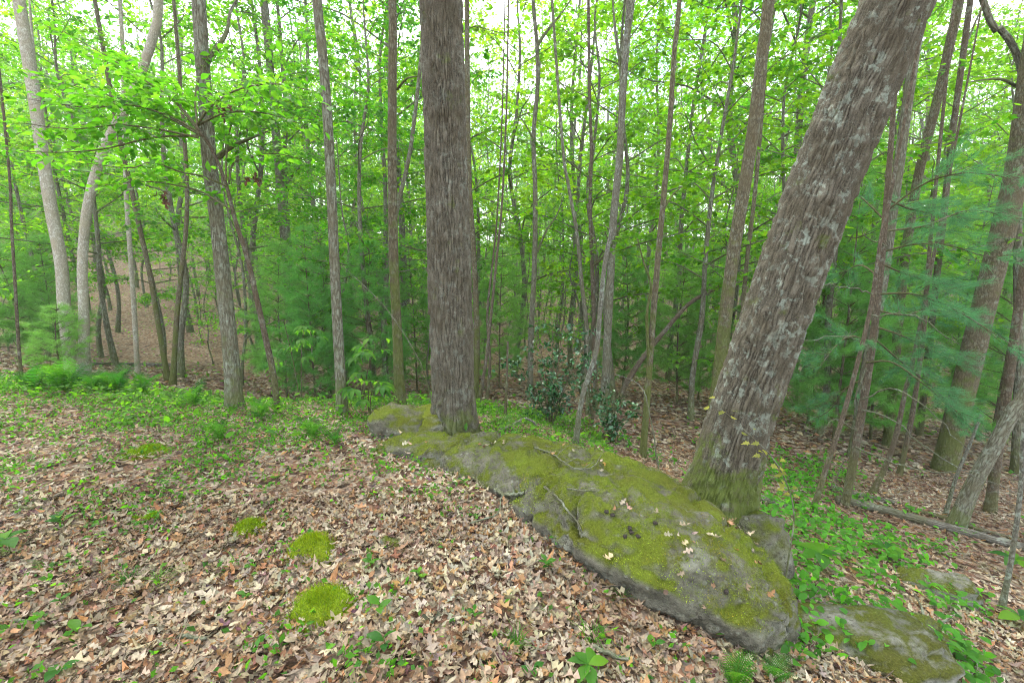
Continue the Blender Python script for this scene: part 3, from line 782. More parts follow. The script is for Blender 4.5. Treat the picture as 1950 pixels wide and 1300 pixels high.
def oak_disp(amp, ridges, brk, seed, knots=(), flutes=5, store=None):
    """interlacing vertical ridges, broken across, with fluted foot and knots"""
    def f(bark, th, s):
        ang = np.tile(th, len(s)); sl = np.repeat(s, len(th)); ca, sa = np.cos(ang), np.sin(ang)
        w = 1.15 * fbm(np.stack([ca * 5, sa * 5, sl * 3.2], 1), seed, 3) + .55 * fbm(np.stack([ca * 14, sa * 14, sl * 9], 1), seed + 5, 2)
        ph = ang * ridges / 2 + np.pi * w * 1.25
        rd = np.abs(np.sin(ph)) ** .75
        cell = np.floor(ph / np.pi); br = vnoise(np.stack([cell * 7.3, sl * brk + 3 * _hash(cell.astype(np.int64), cell.astype(np.int64) * 0, cell.astype(np.int64) * 0, seed), 0 * sl], 1), seed + 8)
        rd = rd * (.45 + .55 * np.clip(br * 2.2 + .6, 0, 1))
        big = fbm(np.stack([ca * 1.6, sa * 1.6, sl * 1.3], 1), seed + 11, 3)
        r = amp * (.75 + .5 * np.clip(big + .2, -.4, .8)) * (rd - .55) + .0022 * fbm(np.stack([ca * 42, sa * 42, sl * 55], 1), seed + 2, 2)
        r += .055 * np.exp(-np.clip(sl - .35, 0, 9) / .22) * (np.cos(ang * flutes + 1.0 + .6 * np.sin(ang * 2)) * .55 + .60)
        r += .012 * big
        for (ka, ks, kr, kh) in knots:
            da = np.angle(np.exp(1j * (ang - ka))); R = np.hypot(bark[:, 0], bark[:, 1])
            dd = np.hypot(da * R, sl - ks) / kr; r += kh * np.exp(-dd ** 2) - 1.5 * kh * np.exp(-(dd / .35) ** 2)
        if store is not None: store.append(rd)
        return r
    return f

RIDGE = []
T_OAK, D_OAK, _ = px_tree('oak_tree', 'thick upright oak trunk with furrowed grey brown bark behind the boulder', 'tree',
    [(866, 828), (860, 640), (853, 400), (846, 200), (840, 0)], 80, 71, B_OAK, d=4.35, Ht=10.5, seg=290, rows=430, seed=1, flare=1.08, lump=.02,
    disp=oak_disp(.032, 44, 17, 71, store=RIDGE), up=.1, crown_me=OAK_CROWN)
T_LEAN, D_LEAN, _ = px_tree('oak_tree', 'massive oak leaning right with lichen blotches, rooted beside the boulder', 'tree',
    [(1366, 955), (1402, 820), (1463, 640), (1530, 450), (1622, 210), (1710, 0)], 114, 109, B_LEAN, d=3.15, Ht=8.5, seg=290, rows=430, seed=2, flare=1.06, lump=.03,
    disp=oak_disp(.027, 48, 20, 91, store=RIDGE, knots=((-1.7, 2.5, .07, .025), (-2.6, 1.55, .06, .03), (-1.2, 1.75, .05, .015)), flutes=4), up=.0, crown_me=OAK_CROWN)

TREES = [
 ('oak_tree', 'pale forked trunk at the far left edge beside the curving one', [(140, 720), (124, 600), (116, 500), (98, 400), (82, 300), (68, 200), (52, 100), (36, 0)], 26, 22, B_PALE, dict(d=8.8, sides=(([(92, 360), (78, 240), (66, 130), (56, 0)], 12, .4),))),
 ('birch_tree', 'pale trunk bending right high up, second from the left edge', [(160, 690), (160, 600), (157, 500), (166, 400), (185, 320), (208, 262), (240, 205), (268, 140), (294, 60), (302, 0)], 21, 18, B_PALE, dict(up=.5, d=8.6)),
 ('maple_tree', 'thin brown stem forking from the bent pale trunk', [(318, 715), (302, 620), (285, 520), (265, 430), (248, 350), (228, 265), (215, 200)], 12, 9, B_BROWN, dict(d=9.4)),
 ('maple_tree', 'thin straight tan stem standing left of the thin brown one', [(262, 712), (256, 600), (248, 480), (240, 360), (236, 200), (232, 60)], 11, 8, B_PALE, dict(d=9.8)),
 ('maple_tree', 'crooked mossy thin stem left of the double grey trunk', [(330, 715), (337, 600), (345, 520), (354, 440), (356, 360), (350, 250)], 12, 8, B_BROWN, dict(d=9.0)),
 ('oak_tree', 'stout grey trunk with a fork near the top, left of the dogwood', [(447, 775), (440, 680), (430, 580), (420, 480), (410, 390), (398, 300), (392, 200), (384, 100), (378, 0)], 36, 27, B_GREY, dict(sides=(([(396, 118), (412, 95), (432, 60), (440, 20), (470, -30)], 10, .5), ([(415, 300), (440, 280), (480, 262), (510, 250)], 10, -.3)))),
 ('oak_tree', 'grey trunk rising straight between the dogwood and the slim dark oak', [(556, 700), (552, 600), (545, 500), (536, 380), (524, 240), (512, 100), (503, 0)], 20, 16, B_GREY, {}),
 ('oak_tree', 'slim dark grey oak, straight and branchless, left of the grey pair', [(652, 788), (645, 660), (637, 500), (630, 340), (622, 200), (612, 80), (604, 0)], 25, 20, B_GREY, {}),
 ('oak_tree', 'straight brown grey trunk just left of the upright oak', [(762, 775), (757, 650), (750, 500), (747, 350), (747, 200), (748, 60), (747, 0)], 26, 18, B_BROWN, dict(sides=(([(757, 170), (775, 150), (800, 145)], 5, -.5),))),
 ('maple_tree', 'thin dark trunk half hidden behind the straight brown grey one', [(738, 768), (731, 640), (735, 540), (742, 470), (760, 380), (785, 260)], 15, 9, B_GREY, {}),
 ('maple_tree', 'mossy brown trunk half hidden behind the right side of the upright oak', [(905, 770), (908, 640), (903, 500), (895, 380), (891, 250), (890, 100), (889, 0)], 16, 10, B_BROWN, {}),
 ('maple_tree', 'slender grey maple forking into a Y high above the holly', [(1010, 765), (1011, 640), (1018, 500), (1019, 360), (1016, 260), (1024, 160), (1022, 80), (1015, 0)], 15, 8, B_GREY, dict(sides=(([(1024, 85), (1045, 55), (1070, 25), (1092, -8)], 7, .3), ([(1023, 480), (1040, 440), (1060, 410), (1075, 370)], 5, .3), ([(1018, 270), (1002, 240), (985, 215)], 4, -.2)))),
 ('maple_tree', 'tall grey trunk right of the Y forked maple, one of a close pair', [(1150, 800), (1155, 680), (1162, 540), (1168, 420), (1180, 300), (1186, 180), (1195, 60), (1203, 0)], 21, 15, B_GREY, dict(sides=(([(1186, 200), (1182, 130), (1172, 60), (1166, -10)], 10, .3),))),
 ('maple_tree', 'crooked pale lichen covered stem rising in front of the close pair', [(1096, 845), (1108, 760), (1135, 670), (1142, 600), (1152, 500), (1168, 420), (1176, 330), (1184, 220), (1188, 150)], 14, 8, B_LICH, dict(d=4.9, crown=True)),
 ('maple_tree', 'thin grey stem bending left of the lichen covered stem', [(1120, 790), (1118, 640), (1108, 540), (1098, 440), (1082, 350), (1070, 260)], 12, 7, B_GREY, dict(sides=(([(1112, 500), (1128, 470), (1150, 440)], 4, .2),))),
 ('maple_tree', 'thin straight grey stem with stubby crooked branches in the middle woods', [(1134, 785), (1132, 650), (1128, 520), (1124, 400), (1126, 280), (1122, 150)], 12, 7, B_DARK, dict(sides=(([(1129, 500), (1110, 480), (1098, 455)], 6, .3), ([(1130, 505), (1148, 490), (1160, 470), (1152, 440)], 7, -.3)))),
 ('maple_tree', 'tall dark stem with wavy side stem, left of the mossy trunk', [(1224, 870), (1234, 740), (1244, 600), (1254, 480), (1266, 350), (1276, 230), (1284, 100), (1294, 0)], 17, 10, B_BROWN, dict(sides=(([(1236, 700), (1232, 600), (1240, 545), (1226, 500), (1214, 455)], 8, -.2), ([(1262, 400), (1282, 370), (1300, 355)], 5, .2)))),
 ('maple_tree', 'dark slanting trunk leaning up right across the middle woods', [(1166, 785), (1190, 735), (1225, 680), (1270, 625), (1310, 580), (1350, 556), (1390, 535)], 14, 9, B_DARK, dict(crown=False)),
 ('oak_tree', 'mossy trunk rising just left of the leaning oak', [(1368, 760), (1374, 680), (1384, 580), (1400, 460), (1420, 340), (1438, 220), (1452, 100), (1464, 0)], 32, 24, B_BROWN, dict(d=6.2)),
 ('maple_tree', 'thin stem close beside the mossy trunk by the leaning oak', [(1408, 760), (1412, 640), (1420, 520), (1434, 400), (1444, 300), (1452, 200)], 11, 8, B_BROWN, dict(d=7.4)),
 ('oak_tree', 'grey brown trunk seen just right of the leaning oak', [(1625, 870), (1650, 700), (1680, 540), (1700, 400), (1722, 240), (1742, 100), (1760, 0)], 24, 20, B_GREY, {}),
 ('oak_tree', 'trunk curving up to the right, second beyond the leaning oak', [(1690, 850), (1700, 740), (1712, 600), (1728, 460), (1750, 330), (1785, 190), (1812, 70), (1826, 0)], 20, 18, B_BROWN, {}),
 ('maple_tree', 'dark slender stem behind the upper pine boughs at right', [(1750, 830), (1765, 700), (1780, 560), (1796, 420), (1812, 270), (1832, 120), (1848, 0)], 15, 11, B_DARK, {}),
 ('pine_tree', 'stout brown trunk behind the pine boughs near the right edge', [(1790, 935), (1815, 820), (1850, 680), (1882, 550), (1915, 420), (1945, 280), (1962, 150)], 50, 42, B_BROWN, dict(d=6.6)),
 ('oak_tree', 'dark trunk slanting into the right edge above the fallen log', [(1818, 1008), (1850, 930), (1893, 850), (1930, 780), (1975, 700)], 34, 28, B_GREY, dict(Ht=9)),
 ('maple_tree', 'slim dark trunk with its foot at the far right beyond the log', [(1885, 975), (1900, 860), (1918, 740), (1935, 620), (1960, 450)], 22, 16, B_DARK, {}),
 ('maple_tree', 'bent dark stem standing in green plants beyond the leaning oak', [(1547, 975), (1570, 900), (1600, 810), (1628, 710), (1655, 600), (1668, 520), (1680, 440), (1700, 350)], 13, 7, B_DARK, {}),
 ('maple_tree', 'short slanting dark stem left of the fallen log end', [(1660, 940), (1685, 890), (1706, 830), (1725, 740), (1748, 640)], 13, 8, B_DARK, {}),
 ('maple_tree', 'thin dark stem standing upright beyond the log, right side', [(1712, 905), (1735, 800), (1750, 700), (1762, 600), (1770, 480)], 12, 8, B_DARK, {}),
 ('maple_tree', 'pale grey thin stem near the right edge, low by the plants', [(1910, 1145), (1925, 1070), (1938, 980), (1946, 900), (1952, 800)], 12, 9, B_LICH, dict(d=3.0, crown=True, Ht=6)),
 ('maple_tree', 'pale leaning sapling stem against the slanting dark trunk at right', [(1800, 980), (1822, 905), (1845, 850), (1868, 790)], 9, 6, B_LICH, dict(crown=False)),
 ('maple_tree', 'small dark leaning stem behind the upright oak on its right', [(910, 775), (925, 690), (935, 600), (945, 500), (955, 400)], 9, 5, B_DARK, dict(Ht=6)),
 ('maple_tree', 'thin dark sapling stem standing alone left of the holly', [(962, 795), (965, 720), (967, 650)], 7, 5, B_DARK, dict(crown=False)),
 ('maple_tree', 'knobby small stem left of the standing sapling stem', [(926, 770), (933, 690), (928, 600), (938, 500), (946, 420)], 8, 4, B_DARK, dict(Ht=7)),
 ('maple_tree', 'slim straight stem rising among ferns at the far left', [(42, 735), (35, 650), (30, 560), (22, 430), (15, 300)], 7, 5, B_DARK, {}),
 ('maple_tree', 'grey trunk in the upper right corner with arching limbs', [(1935, 900), (1940, 700), (1938, 480), (1940, 260), (1946, 150), (1930, 90), (1905, 55), (1880, 25)], 20, 12, B_GREY, dict(sides=(([(1945, 170), (1910, 152), (1875, 152), (1840, 158)], 6, -.3),))),
]
for i, (nm, lb, pts, wb, wt, bk, kw) in enumerate(TREES):
    kw = dict(kw); kw.setdefault('Ht', 10.0 + (i * 37 % 40) / 10)
    px_tree(nm, lb, 'tree', pts, wb, wt, bk, seed=i + 3, **kw)

# dogwood: dark bent stem with flat layered sprays
def dogwood():
    rng = np.random.default_rng(5)
    d = 5.1; foot = at(532, 790, d); base = np.array([foot[0], foot[1], h1(foot[0], foot[1])])
    t = thing('dogwood_tree', 'dark stemmed dogwood with flat layered leafy sprays reaching left', 'tree', base)
    px = [(532, 800), (520, 710), (505, 640), (487, 560), (468, 480), (448, 420), (430, 350), (404, 285), (384, 256), (372, 236)]
    W = np.array([at(x, y, d - .05 * k) for k, (x, y) in enumerate(px)]); C = catmull(W, 70)
    tb = MB(); cb = MB()
    tube(tb, C - base, np.interp(np.linspace(0, 1, 70), [0, .06, .6, 1], [.050, .036, .024, .012]), 10, lump=.08, seed=4)
    br = [([(378, 262), (300, 246), (220, 238), (140, 246), (50, 236)], -.5, 1.0), ([(440, 400), (385, 366), (330, 352), (280, 346), (200, 352)], .6, .6),
          ([(432, 355), (385, 336), (345, 328), (290, 309), (250, 320), (170, 312)], -1.1, .7), ([(436, 350), (445, 310), (480, 300), (520, 292), (580, 304)], .5, .6),
          ([(430, 345), (432, 290), (440, 240), (465, 185), (500, 130)], .3, 1.0), ([(380, 246), (330, 190), (270, 150), (200, 105), (120, 60)], .4, 1.1), ([(374, 240), (400, 205), (450, 172), (520, 160), (590, 172)], -.7, 1.0),
          ([(400, 280), (350, 215), (310, 170), (260, 120)], 1.4, 1.0), ([(390, 262), (300, 215), (200, 180), (90, 150)], .9, 1.1), ([(384, 258), (290, 262), (190, 285), (80, 290), (-30, 280)], .3, .8),
          ([(376, 240), (372, 180), (390, 120), (420, 70)], .6, .8), ([(374, 240), (430, 215), (500, 215), (570, 235)], -.2, .9), ([(384, 256), (330, 225), (250, 200), (170, 205), (60, 190)], -.2, 1.1)]
    for pts, dy, dens in br:
        Q = np.array([at(x, y, d - .35 + dy * k / (len(pts) - 1)) for k, (x, y) in enumerate(pts)]) - base
        limb(cb, rng, Q, .010, LEAF_OVAL, .085, G_PALE + G_MID, n_tw=int(15 * dens) + 3, tw_len=.30, spacing=.030, tilt=.33, t0=.18, jit=.05, droop=.05)
    link('trunk', tb.mesh('trunk', [B_DARK]), t); link('crown', cb.mesh('crown', [M_LEAF, B_DARK]), t)
    for (x, y) in [(422, 205), (312, 368), (490, 332)]:
        db = MB(); m = 7; scatter(db, LITTER[1], rng.normal(0, .03, (m, 3)), np.array([0, 0, -1.0]) + rng.normal(0, .4, (m, 3)), rand_dirs(rng, m), rng.uniform(.06, .11, m), np.tile([[.13, .06, .035]], (m, 1)))
        o = link('dead_leaves', db.mesh('dead_leaves', [M_LITTER]), t, at(x, y, d - .35) - base); o['label'] = 'withered brown leaves hanging from a spray'
dogwood()

PENDING = []
def variant_tree(key, name, label, px, py, d, scale=1.0, rot=0.0, group=None, foot_d=True):
    p = at(px, py, d); z = h1(p[0], d)
    t = thing(name, label or '', 'tree', (p[0], d, z), rot, group); t.scale = (scale,) * 3
    if not label: PENDING.append((t, name, key, px, d))
    tm, cm = VAR[key]; link('trunk', tm, t); link('crown', cm, t)
    return t

# understory maples and beeches placed where the photograph shows their masses of leaves
G1 = 'leafy understory trees in the middle woods'
MIDS = [('maple0', 1330, 8.2, 1.0), ('maple1', 1480, 9.0, 1.15), ('maple0', 1580, 8.0, 1.1), ('maple1', 1110, 10.0, 1.2), ('beech1', 700, 9.5, 1.0), ('beech0', 640, 11, 1.1),
        ('maple1', 1750, 10, 1.2), ('maple0', 1900, 9, 1.1), ('beech1', 1850, 13, 1.2), ('beech0', 70, 12.5, 1.2), ('beech1', 210, 12, 1.15), ('maple0', 1390, 10.5, 1.3), ('maple1', 1180, 9.2, 1.25), ('maple0', 890, 11, 1.3), ('maple1', 975, 12.5, 1.5), ('maple0', 1090, 14, 1.5), ('beech1', 330, 10.5, 1.2), ('maple1', 1660, 11.5, 1.3), ('beech1', 760, 13, 1.35), ('beech1', 480, 14, 1.4), ('beech0', 140, 14, 1.4), ('maple0', 1540, 13, 1.4), ('maple0', 1280, 12.5, 1.4)]
for i, (k, px, d, s) in enumerate(MIDS):
    variant_tree(k, 'maple_tree' if k.startswith('maple') else 'beech_tree', None, px, 600, d, s, i * 1.7, G1)

G2 = 'slender trees of the background woods'
rng = np.random.default_rng(33)
keys = ['maple1', 'beech0', 'beech1', 'beech2', 'tall0', 'tall1', 'tall2', 'tall1', 'beech1', 'tall0']
cells = []
for row, (d0, d1, n) in enumerate([(13, 17, 13), (17, 22, 20), (22, 28, 32), (28, 36, 36), (36, 46, 40)]):
    for i in range(n):
        px = -150 + 2250 * (i + rng.random()) / n; d = rng.uniform(d0, d1); cells.append((px, d))
for i, (px, d) in enumerate(cells):
    k = keys[rng.integers(0, len(keys))]
    if d > 26 and k.startswith('maple'): k = 'tall1'
    sc_ = rng.uniform(.85, 1.25) * (1.25 if d > 26 else 1.0)
    variant_tree(k, 'slender_tree' if k.startswith('tall') else 'beech_tree',
                 None, px, 600, d, sc_, rng.uniform(0, 6.28), G2)

rng = np.random.default_rng(34)
for i in range(250):
    d = 8.5 + 30 * (i / 250) ** .95 + rng.uniform(0, 1.5); px = -30 + 2010 * ((i * .618034) % 1.0) + rng.normal(0, 15)
    if (140 < px < 350 and d < 34) or (px < 560 and d < 20 and i % 2) or (880 < px < 1480 and d < 15 and i % 3): continue
    k = ('sap0', 'sap1', 'sap1', 'beech2')[rng.integers(0, 4)]
    variant_tree(k, 'sapling', None, px, 600, d, rng.uniform(.8, 1.5) * (.65 if k == 'beech2' else 1), rng.uniform(0, 6.28), 'saplings in the undergrowth')

LANDMARKS = [(115, 'the pale trunk at far left'), (158, 'the bent pale trunk'), (300, 'the thin brown stem'), (425, 'the stout grey forked trunk'), (548, 'the straight trunk by the dogwood'), (640, 'the slim dark oak'), (752, 'the straight brown grey trunk'), (857, 'the upright oak'),
             (1018, 'the Y forked maple'), (1160, 'the close grey pair'), (1248, 'the wavy dark stem'), (1390, 'the mossy trunk'), (1490, 'the leaning oak'), (1700, 'the curving trunk'), (1860, 'the stout pine trunk')]
ORD = ['nearest', 'second', 'third', 'fourth', 'fifth', 'sixth', 'seventh', 'eighth', 'ninth', 'tenth', 'eleventh', 'twelfth', 'thirteenth', 'fourteenth', 'fifteenth', 'sixteenth', 'seventeenth', 'eighteenth', 'nineteenth', 'twentieth', 'twenty first', 'twenty second']
seen = {}
for t, name, key, px, d in sorted(PENDING, key=lambda q: q[4]):
    lp, ln = min(LANDMARKS, key=lambda q: abs(q[0] - px)); side = 'left' if px < lp else 'right'
    kind = {'maple_tree': 'bright green young maple', 'beech_tree': 'leafy young beech', 'slender_tree': 'slender light green tree', 'sapling': 'low leafy sapling'}[name]
    if d > 30:
        t['label'] = kind + ' far back among the slender background trunks'; t['group'] = 'far ' + name.replace('_', ' ') + 's of the background'; continue
    k = (name, lp, side); i = seen[k] = seen.get(k, -1) + 1
    t['label'] = '%s just %s of %s, %s in depth' % (kind, side, ln, ORD[min(i, 21)])

def distant_woods():
    rng = np.random.default_rng(90); mb = MB()
    n = 310; d = rng.uniform(46, 105, n); px = rng.uniform(-250, 2200, n)
    for i in range(n):
        x = (px[i] - 975) / F * d[i]; z = h1(x, d[i]); Ht = rng.uniform(17, 32)
        P = np.array([[x, d[i], z - .5], [x + rng.normal(0, .3), d[i], z + Ht * .5], [x + rng.normal(0, .6), d[i], z + Ht]])
        tube(mb, P, np.array([.16, .12, .03]) * rng.uniform(.7, 1.3), 5, mat=1, cap=False)
        m = 1000; cl = rng.normal(size=(24, 3)) * np.array([2.2, 2.2, Ht * .29]) + np.array([x, d[i], z + Ht * .52])
        pos = cl[rng.integers(0, 24, m)] + rng.normal(size=(m, 3)) * np.array([.75, .75, .45])
        pos[:, 2] = np.maximum(pos[:, 2], z + .4)
        pal = np.array(G_YEL + G_MID); cc = pal[rng.integers(0, len(pal), m)] * rng.uniform(.75, 1.2, (m, 1)) * rng.uniform(.85, 1.15)
        lo_ = rng.random(m) < .2; pos[lo_, 2] = z + rng.uniform(.2, 4.5, lo_.sum()); pos[lo_, 0] = x + rng.normal(0, 2.6, lo_.sum()); pos[lo_, 1] = d[i] + rng.normal(0, 2.6, lo_.sum())
        scatter(mb, LEAF_FAR, pos, rand_dirs(rng, m), np.array([0, 0, 1.0]) + rng.normal(0, .6, (m, 3)), rng.uniform(.28, .6, m), cc, 0)
    o = link('distant_woods', mb.mesh('distant_woods', [M_LEAF, B_GREY])); o['kind'] = 'stuff'
    tag(o, 'bright green mass of far woods closing the view', 'woods')
distant_woods()

# ------------------------------------------------------------------ pines
def pine_meshes(seed, Ht, rad, whorl=.21, cols=G_PINE2, tl=.16, bare=0.0, dens=1.15, r0=.03):
    rng = np.random.default_rng(seed); tb, cb = MB(), MB()
    P = np.array([[0, 0, -.2], [rng.normal(0, .04), rng.normal(0, .04), Ht * .5], [rng.normal(0, .06), rng.normal(0, .06), Ht]]); C = catmull(P, 24)
    tube(tb, C, np.linspace(r0, .004, 24), 8, lump=.06, seed=seed)
    z = .35
    pos, ax = [], []
    while z < Ht:
        f = z / Ht; L0 = rad * (1 - f) ** .7 * (.55 + .45 * min(1, f * 3)); a0 = rng.uniform(0, 6.28)
        for k in range(rng.integers(4, 7)):
            az = a0 + k * 1.15 + rng.normal(0, .2); L = L0 * rng.uniform(.6, 1.15) + .1; o = np.array([math.cos(az), math.sin(az), 0]); st = C[int(f * 23)] * 1.0; st = np.array([np.interp(z, C[:, 2], C[:, 0]), np.interp(z, C[:, 2], C[:, 1]), z])
            Q = catmull([st, st + o * L * .5 + np.array([0, 0, L * rng.uniform(.1, .35)]), st + o * L + np.array([0, 0, L * rng.uniform(.1, .7)])], 8)
            tube(cb if f >= bare else tb, Q, np.linspace(max(.004, r0 * .28), .0015, 8), 4, mat=1 if f >= bare else 0, cap=False)
            if f < bare: continue
            nb = max(2, int(L / .11))
            for b in range(nb):
                t = .3 + .7 * (b + rng.random()) / nb; p = Q[min(7, int(t * 7))]; sd = np.cross(o, [0, 0, 1]) * (1 if b % 2 else -1)
                dv = nrm(o * .8 + sd * rng.uniform(.4, 1.0) + np.array([0, 0, rng.normal(.2, .4)])); ln = L * .38 * (1.15 - t) + .08
                tube(cb, np.array([p, p + dv * ln]), [.002, .001], 3, mat=1, cap=False)
                m = max(2, int(ln / .035 * dens)); tt = rng.uniform(.2, 1, (m, 1)); pos.append(p + dv * ln * tt); ax.append(nrm(dv + rng.normal(0, .55, (m, 3))))
            m = 3; pos.append(Q[-1] + rng.normal(0, .02, (m, 3))); ax.append(nrm(o + rng.normal(0, .3, (m, 3)) + np.array([0, 0, .2])))
        z += whorl * rng.uniform(.8, 1.2)
    pos = np.concatenate(pos); ax = np.concatenate(ax); n = len(pos); w = rng.integers(0, 4, n); cc = np.array(cols)[rng.integers(0, len(cols), n)] * rng.uniform(.75, 1.25, (n, 1))
    for k in range(4):
        s = w == k; scatter(cb, TUFTS[k], pos[s], ax[s], rand_dirs(rng, s.sum()), tl * rng.uniform(.75, 1.2, s.sum()), cc[s], 0)
    return tb.mesh('trunk', [B_DARK]), cb.mesh('crown', [M_NEEDLE, B_DARK])
PINE = {'a': pine_meshes(201, 2.6, .95), 'b': pine_meshes(202, 3.4, 1.1), 'c': pine_meshes(203, 1.9, .8), 'd': pine_meshes(204, 4.6, 1.3, whorl=.28)}
def pine(key, label, px, d, scale=1.0, rot=0.0, name='young_pine', group='young pines under the taller trees'):
    p = at(px, 600, d); t = thing(name, label, 'pine', (p[0], d, h1(p[0], d)), rot, group); t.scale = (scale,) * 3
    link('trunk', PINE[key][0], t); link('crown', PINE[key][1], t)
for a in [('b', 'soft green young pine between the two pale trunks at far left', 100, 10.8, .9), ('a', 'young pine standing at the left edge behind the ferns', 20, 10.5, 1.1), 
          ('d', 'bushy young pine between the dogwood and the slim dark oak', 590, 8.6, .75), ('b', 'bushy young pine between the slim dark oak and the brown grey trunk', 705, 9.0, .95), 
          ('d', 'young pine showing left of the Y forked maple', 950, 11, .85),  ('b', 'young pine between the close pair and the wavy dark stem', 1190, 10.5, 1.0),
          ('d', 'young pine low behind the mossy trunk by the leaning oak', 1340, 10, .75),  ('d', 'green pine on the left slope above the ferns', 55, 15, 1.1),  ('c', 'tiny pine at the foot of the left pale trunk', 100, 8.2, .7),
          ('d', 'young pine behind the bent dark stem right of the leaning oak', 1560, 8.5, .95), ('d', 'blue green pine behind the stout brown trunk', 1830, 9.0, 1.1), ('b', 'low young pine below the boughs at right', 1690, 8.0, .9), ('b', 'fluffy young pine just left of the slim dark oak', 622, 10.5, 1.0), ('d', 'young pine filling the gap left of the upright oak', 790, 11.0, .8), ('b', 'young pine behind the buckeye shrub', 535, 9.4, .95),
          ('d', 'tall young pine close behind the leaning oak on its right', 1615, 7.6, 1.0), ('d', 'young pine at the right edge above the log', 1930, 7.6, 1.0), ('b', 'young pine between wavy dark stem and mossy trunk', 1300, 9.6, .95)]:
    pine(*a, rot=a[2] * .37)

def hero_pine():
    """white pine whose long boughs hang across the right side"""
    rng = np.random.default_rng(61); d = 5.0
    foot = ground_at(1650, 985); d = foot[1]; base = np.array([foot[0], foot[1], h1(foot[0], foot[1])])
    t = thing('white_pine', 'white pine with long blue green boughs and dead twigs at right', 'pine', base)
    px = [(1605, 985), (1628, 860), (1652, 720), (1668, 600), (1680, 480), (1690, 360), (1702, 200), (1712, 60)]
    W = np.array([at(x, y, d + .25) for x, y in px]); C = catmull(W, 60); tb, cb = MB(), MB()
    tube(tb, C - base, np.linspace(.045, .018, 60), 10, lump=.06, seed=3)
    pos, ax = [], []
    def bough(pts, dy, dens=1.0, r=.012):
        Q = catmull(np.array([at(x, y, d + .25 + dy * k / (len(pts) - 1)) for k, (x, y) in enumerate(pts)]) - base, 16)
        tube(cb, Q, np.linspace(r, .002, 16), 5, mat=1, cap=False); T = nrm(np.gradient(Q, axis=0)); L = np.sum(np.linalg.norm(np.diff(Q, axis=0), axis=1))
        for b in range(int(L / .055)):
            t_ = .15 + .85 * rng.random(); i = min(15, int(t_ * 15)); sd = nrm(np.cross(T[i], [0, 0, 1])) * rng.choice([-1, 1])
            dv = nrm(T[i] * .9 + sd * rng.uniform(.4, 1.1) + np.array([0, 0, rng.normal(.05, .4)])); ln = rng.uniform(.12, .5) * (1.3 - t_ * .6)
            tube(cb, np.array([Q[i], Q[i] + dv * ln]), [.003, .001], 3, mat=1, cap=False)
            m = max(2, int(ln / .038 * dens)); tt = rng.uniform(.2, 1.05, (m, 1)); pos.append(Q[i] + dv * ln * tt + rng.normal(0, .012, (m, 3))); ax.append(nrm(dv + rng.normal(0, .28, (m, 3))))
    for b in [([(1690, 400), (1760, 350), (1830, 330), (1900, 335), (1960, 350)], -.9), ([(1686, 420), (1650, 385), (1630, 370), (1600, 380)], .5), ([(1680, 480), (1740, 465), (1810, 468), (1880, 488), (1960, 480)], -.6),
              ([(1676, 530), (1640, 505), (1610, 520), (1580, 560)], .6), ([(1670, 560), (1740, 560), (1820, 590), (1900, 640), (1970, 680)], -.9), ([(1662, 620), (1720, 640), (1780, 670), (1840, 700)], .5), ([(1655, 650), (1620, 640), (1590, 660), (1560, 700)], -.4),
              ([(1650, 690), (1700, 690), (1770, 740), (1830, 790)], -.5), ([(1676, 500), (1720, 520), (1790, 540), (1850, 545)], 1.0), ([(1690, 380), (1740, 400), (1800, 410), (1870, 420)], 1.2), ([(1668, 590), (1720, 600), (1770, 590), (1840, 600)], .9), ([(1648, 720), (1610, 740), (1580, 780), (1545, 800)], .7),
              ([(1660, 640), (1730, 700), (1800, 760), (1870, 840)], 1.0), ([(1684, 440), (1760, 430), (1850, 400), (1940, 420)], .4)]:
        bough(*b)
    for b in [([(1650, 700), (1630, 760), (1640, 830), (1600, 900), (1580, 960)], .2), ([(1640, 780), (1700, 800), (1760, 850), (1850, 905), (1950, 940)], -.5), ([(1655, 660), (1600, 640), (1540, 650)], -.5), ([(1660, 560), (1600, 545), (1570, 540)], -.4), ([(1632, 820), (1590, 800), (1560, 830)], -.3), ([(1660, 600), (1740, 600), (1830, 660)], -.7), ([(1640, 760), (1700, 740), (1780, 790), (1860, 880)], -.8), ([(1690, 470), (1650, 450), (1640, 430)], -.3),
              ([(1628, 850), (1700, 880), (1790, 900), (1900, 890)], -.6)]:
        pts, dy = b; Q = catmull(np.array([at(x, y, d + .2 + dy * k / (len(pts) - 1)) for k, (x, y) in enumerate(pts)]) - base, 14)
        Q[1:] += rng.normal(0, .012, (13, 3)); tube(tb, Q, np.linspace(.009, .002, 14), 5, mat=1, cap=False)
        for k in range(7):
            i = rng.integers(3, 13); dv = rand_dirs(rng, 1)[0] * np.array([1, .8, .6]); tube(tb, np.array([Q[i], Q[i] + dv * .09, Q[i] + dv * .2 + rng.normal(0, .03, 3)]), [.003, .002, .001], 3, mat=1, cap=False)
    pos = np.concatenate(pos); ax = np.concatenate(ax); n = len(pos); w = rng.integers(0, 4, n); cc = np.array(G_PINE)[rng.integers(0, 3, n)] * rng.uniform(.75, 1.3, (n, 1))
    for k in range(4):
        s = w == k; scatter(cb, TUFTS[k], pos[s], ax[s], rand_dirs(rng, s.sum()), .10 * rng.uniform(.75, 1.2, s.sum()), cc[s], 0)
    link('trunk', tb.mesh('trunk', [B_DARK, B_LICH]), t); link('crown', cb.mesh('crown', [M_NEEDLE, B_DARK]), t)
hero_pine()

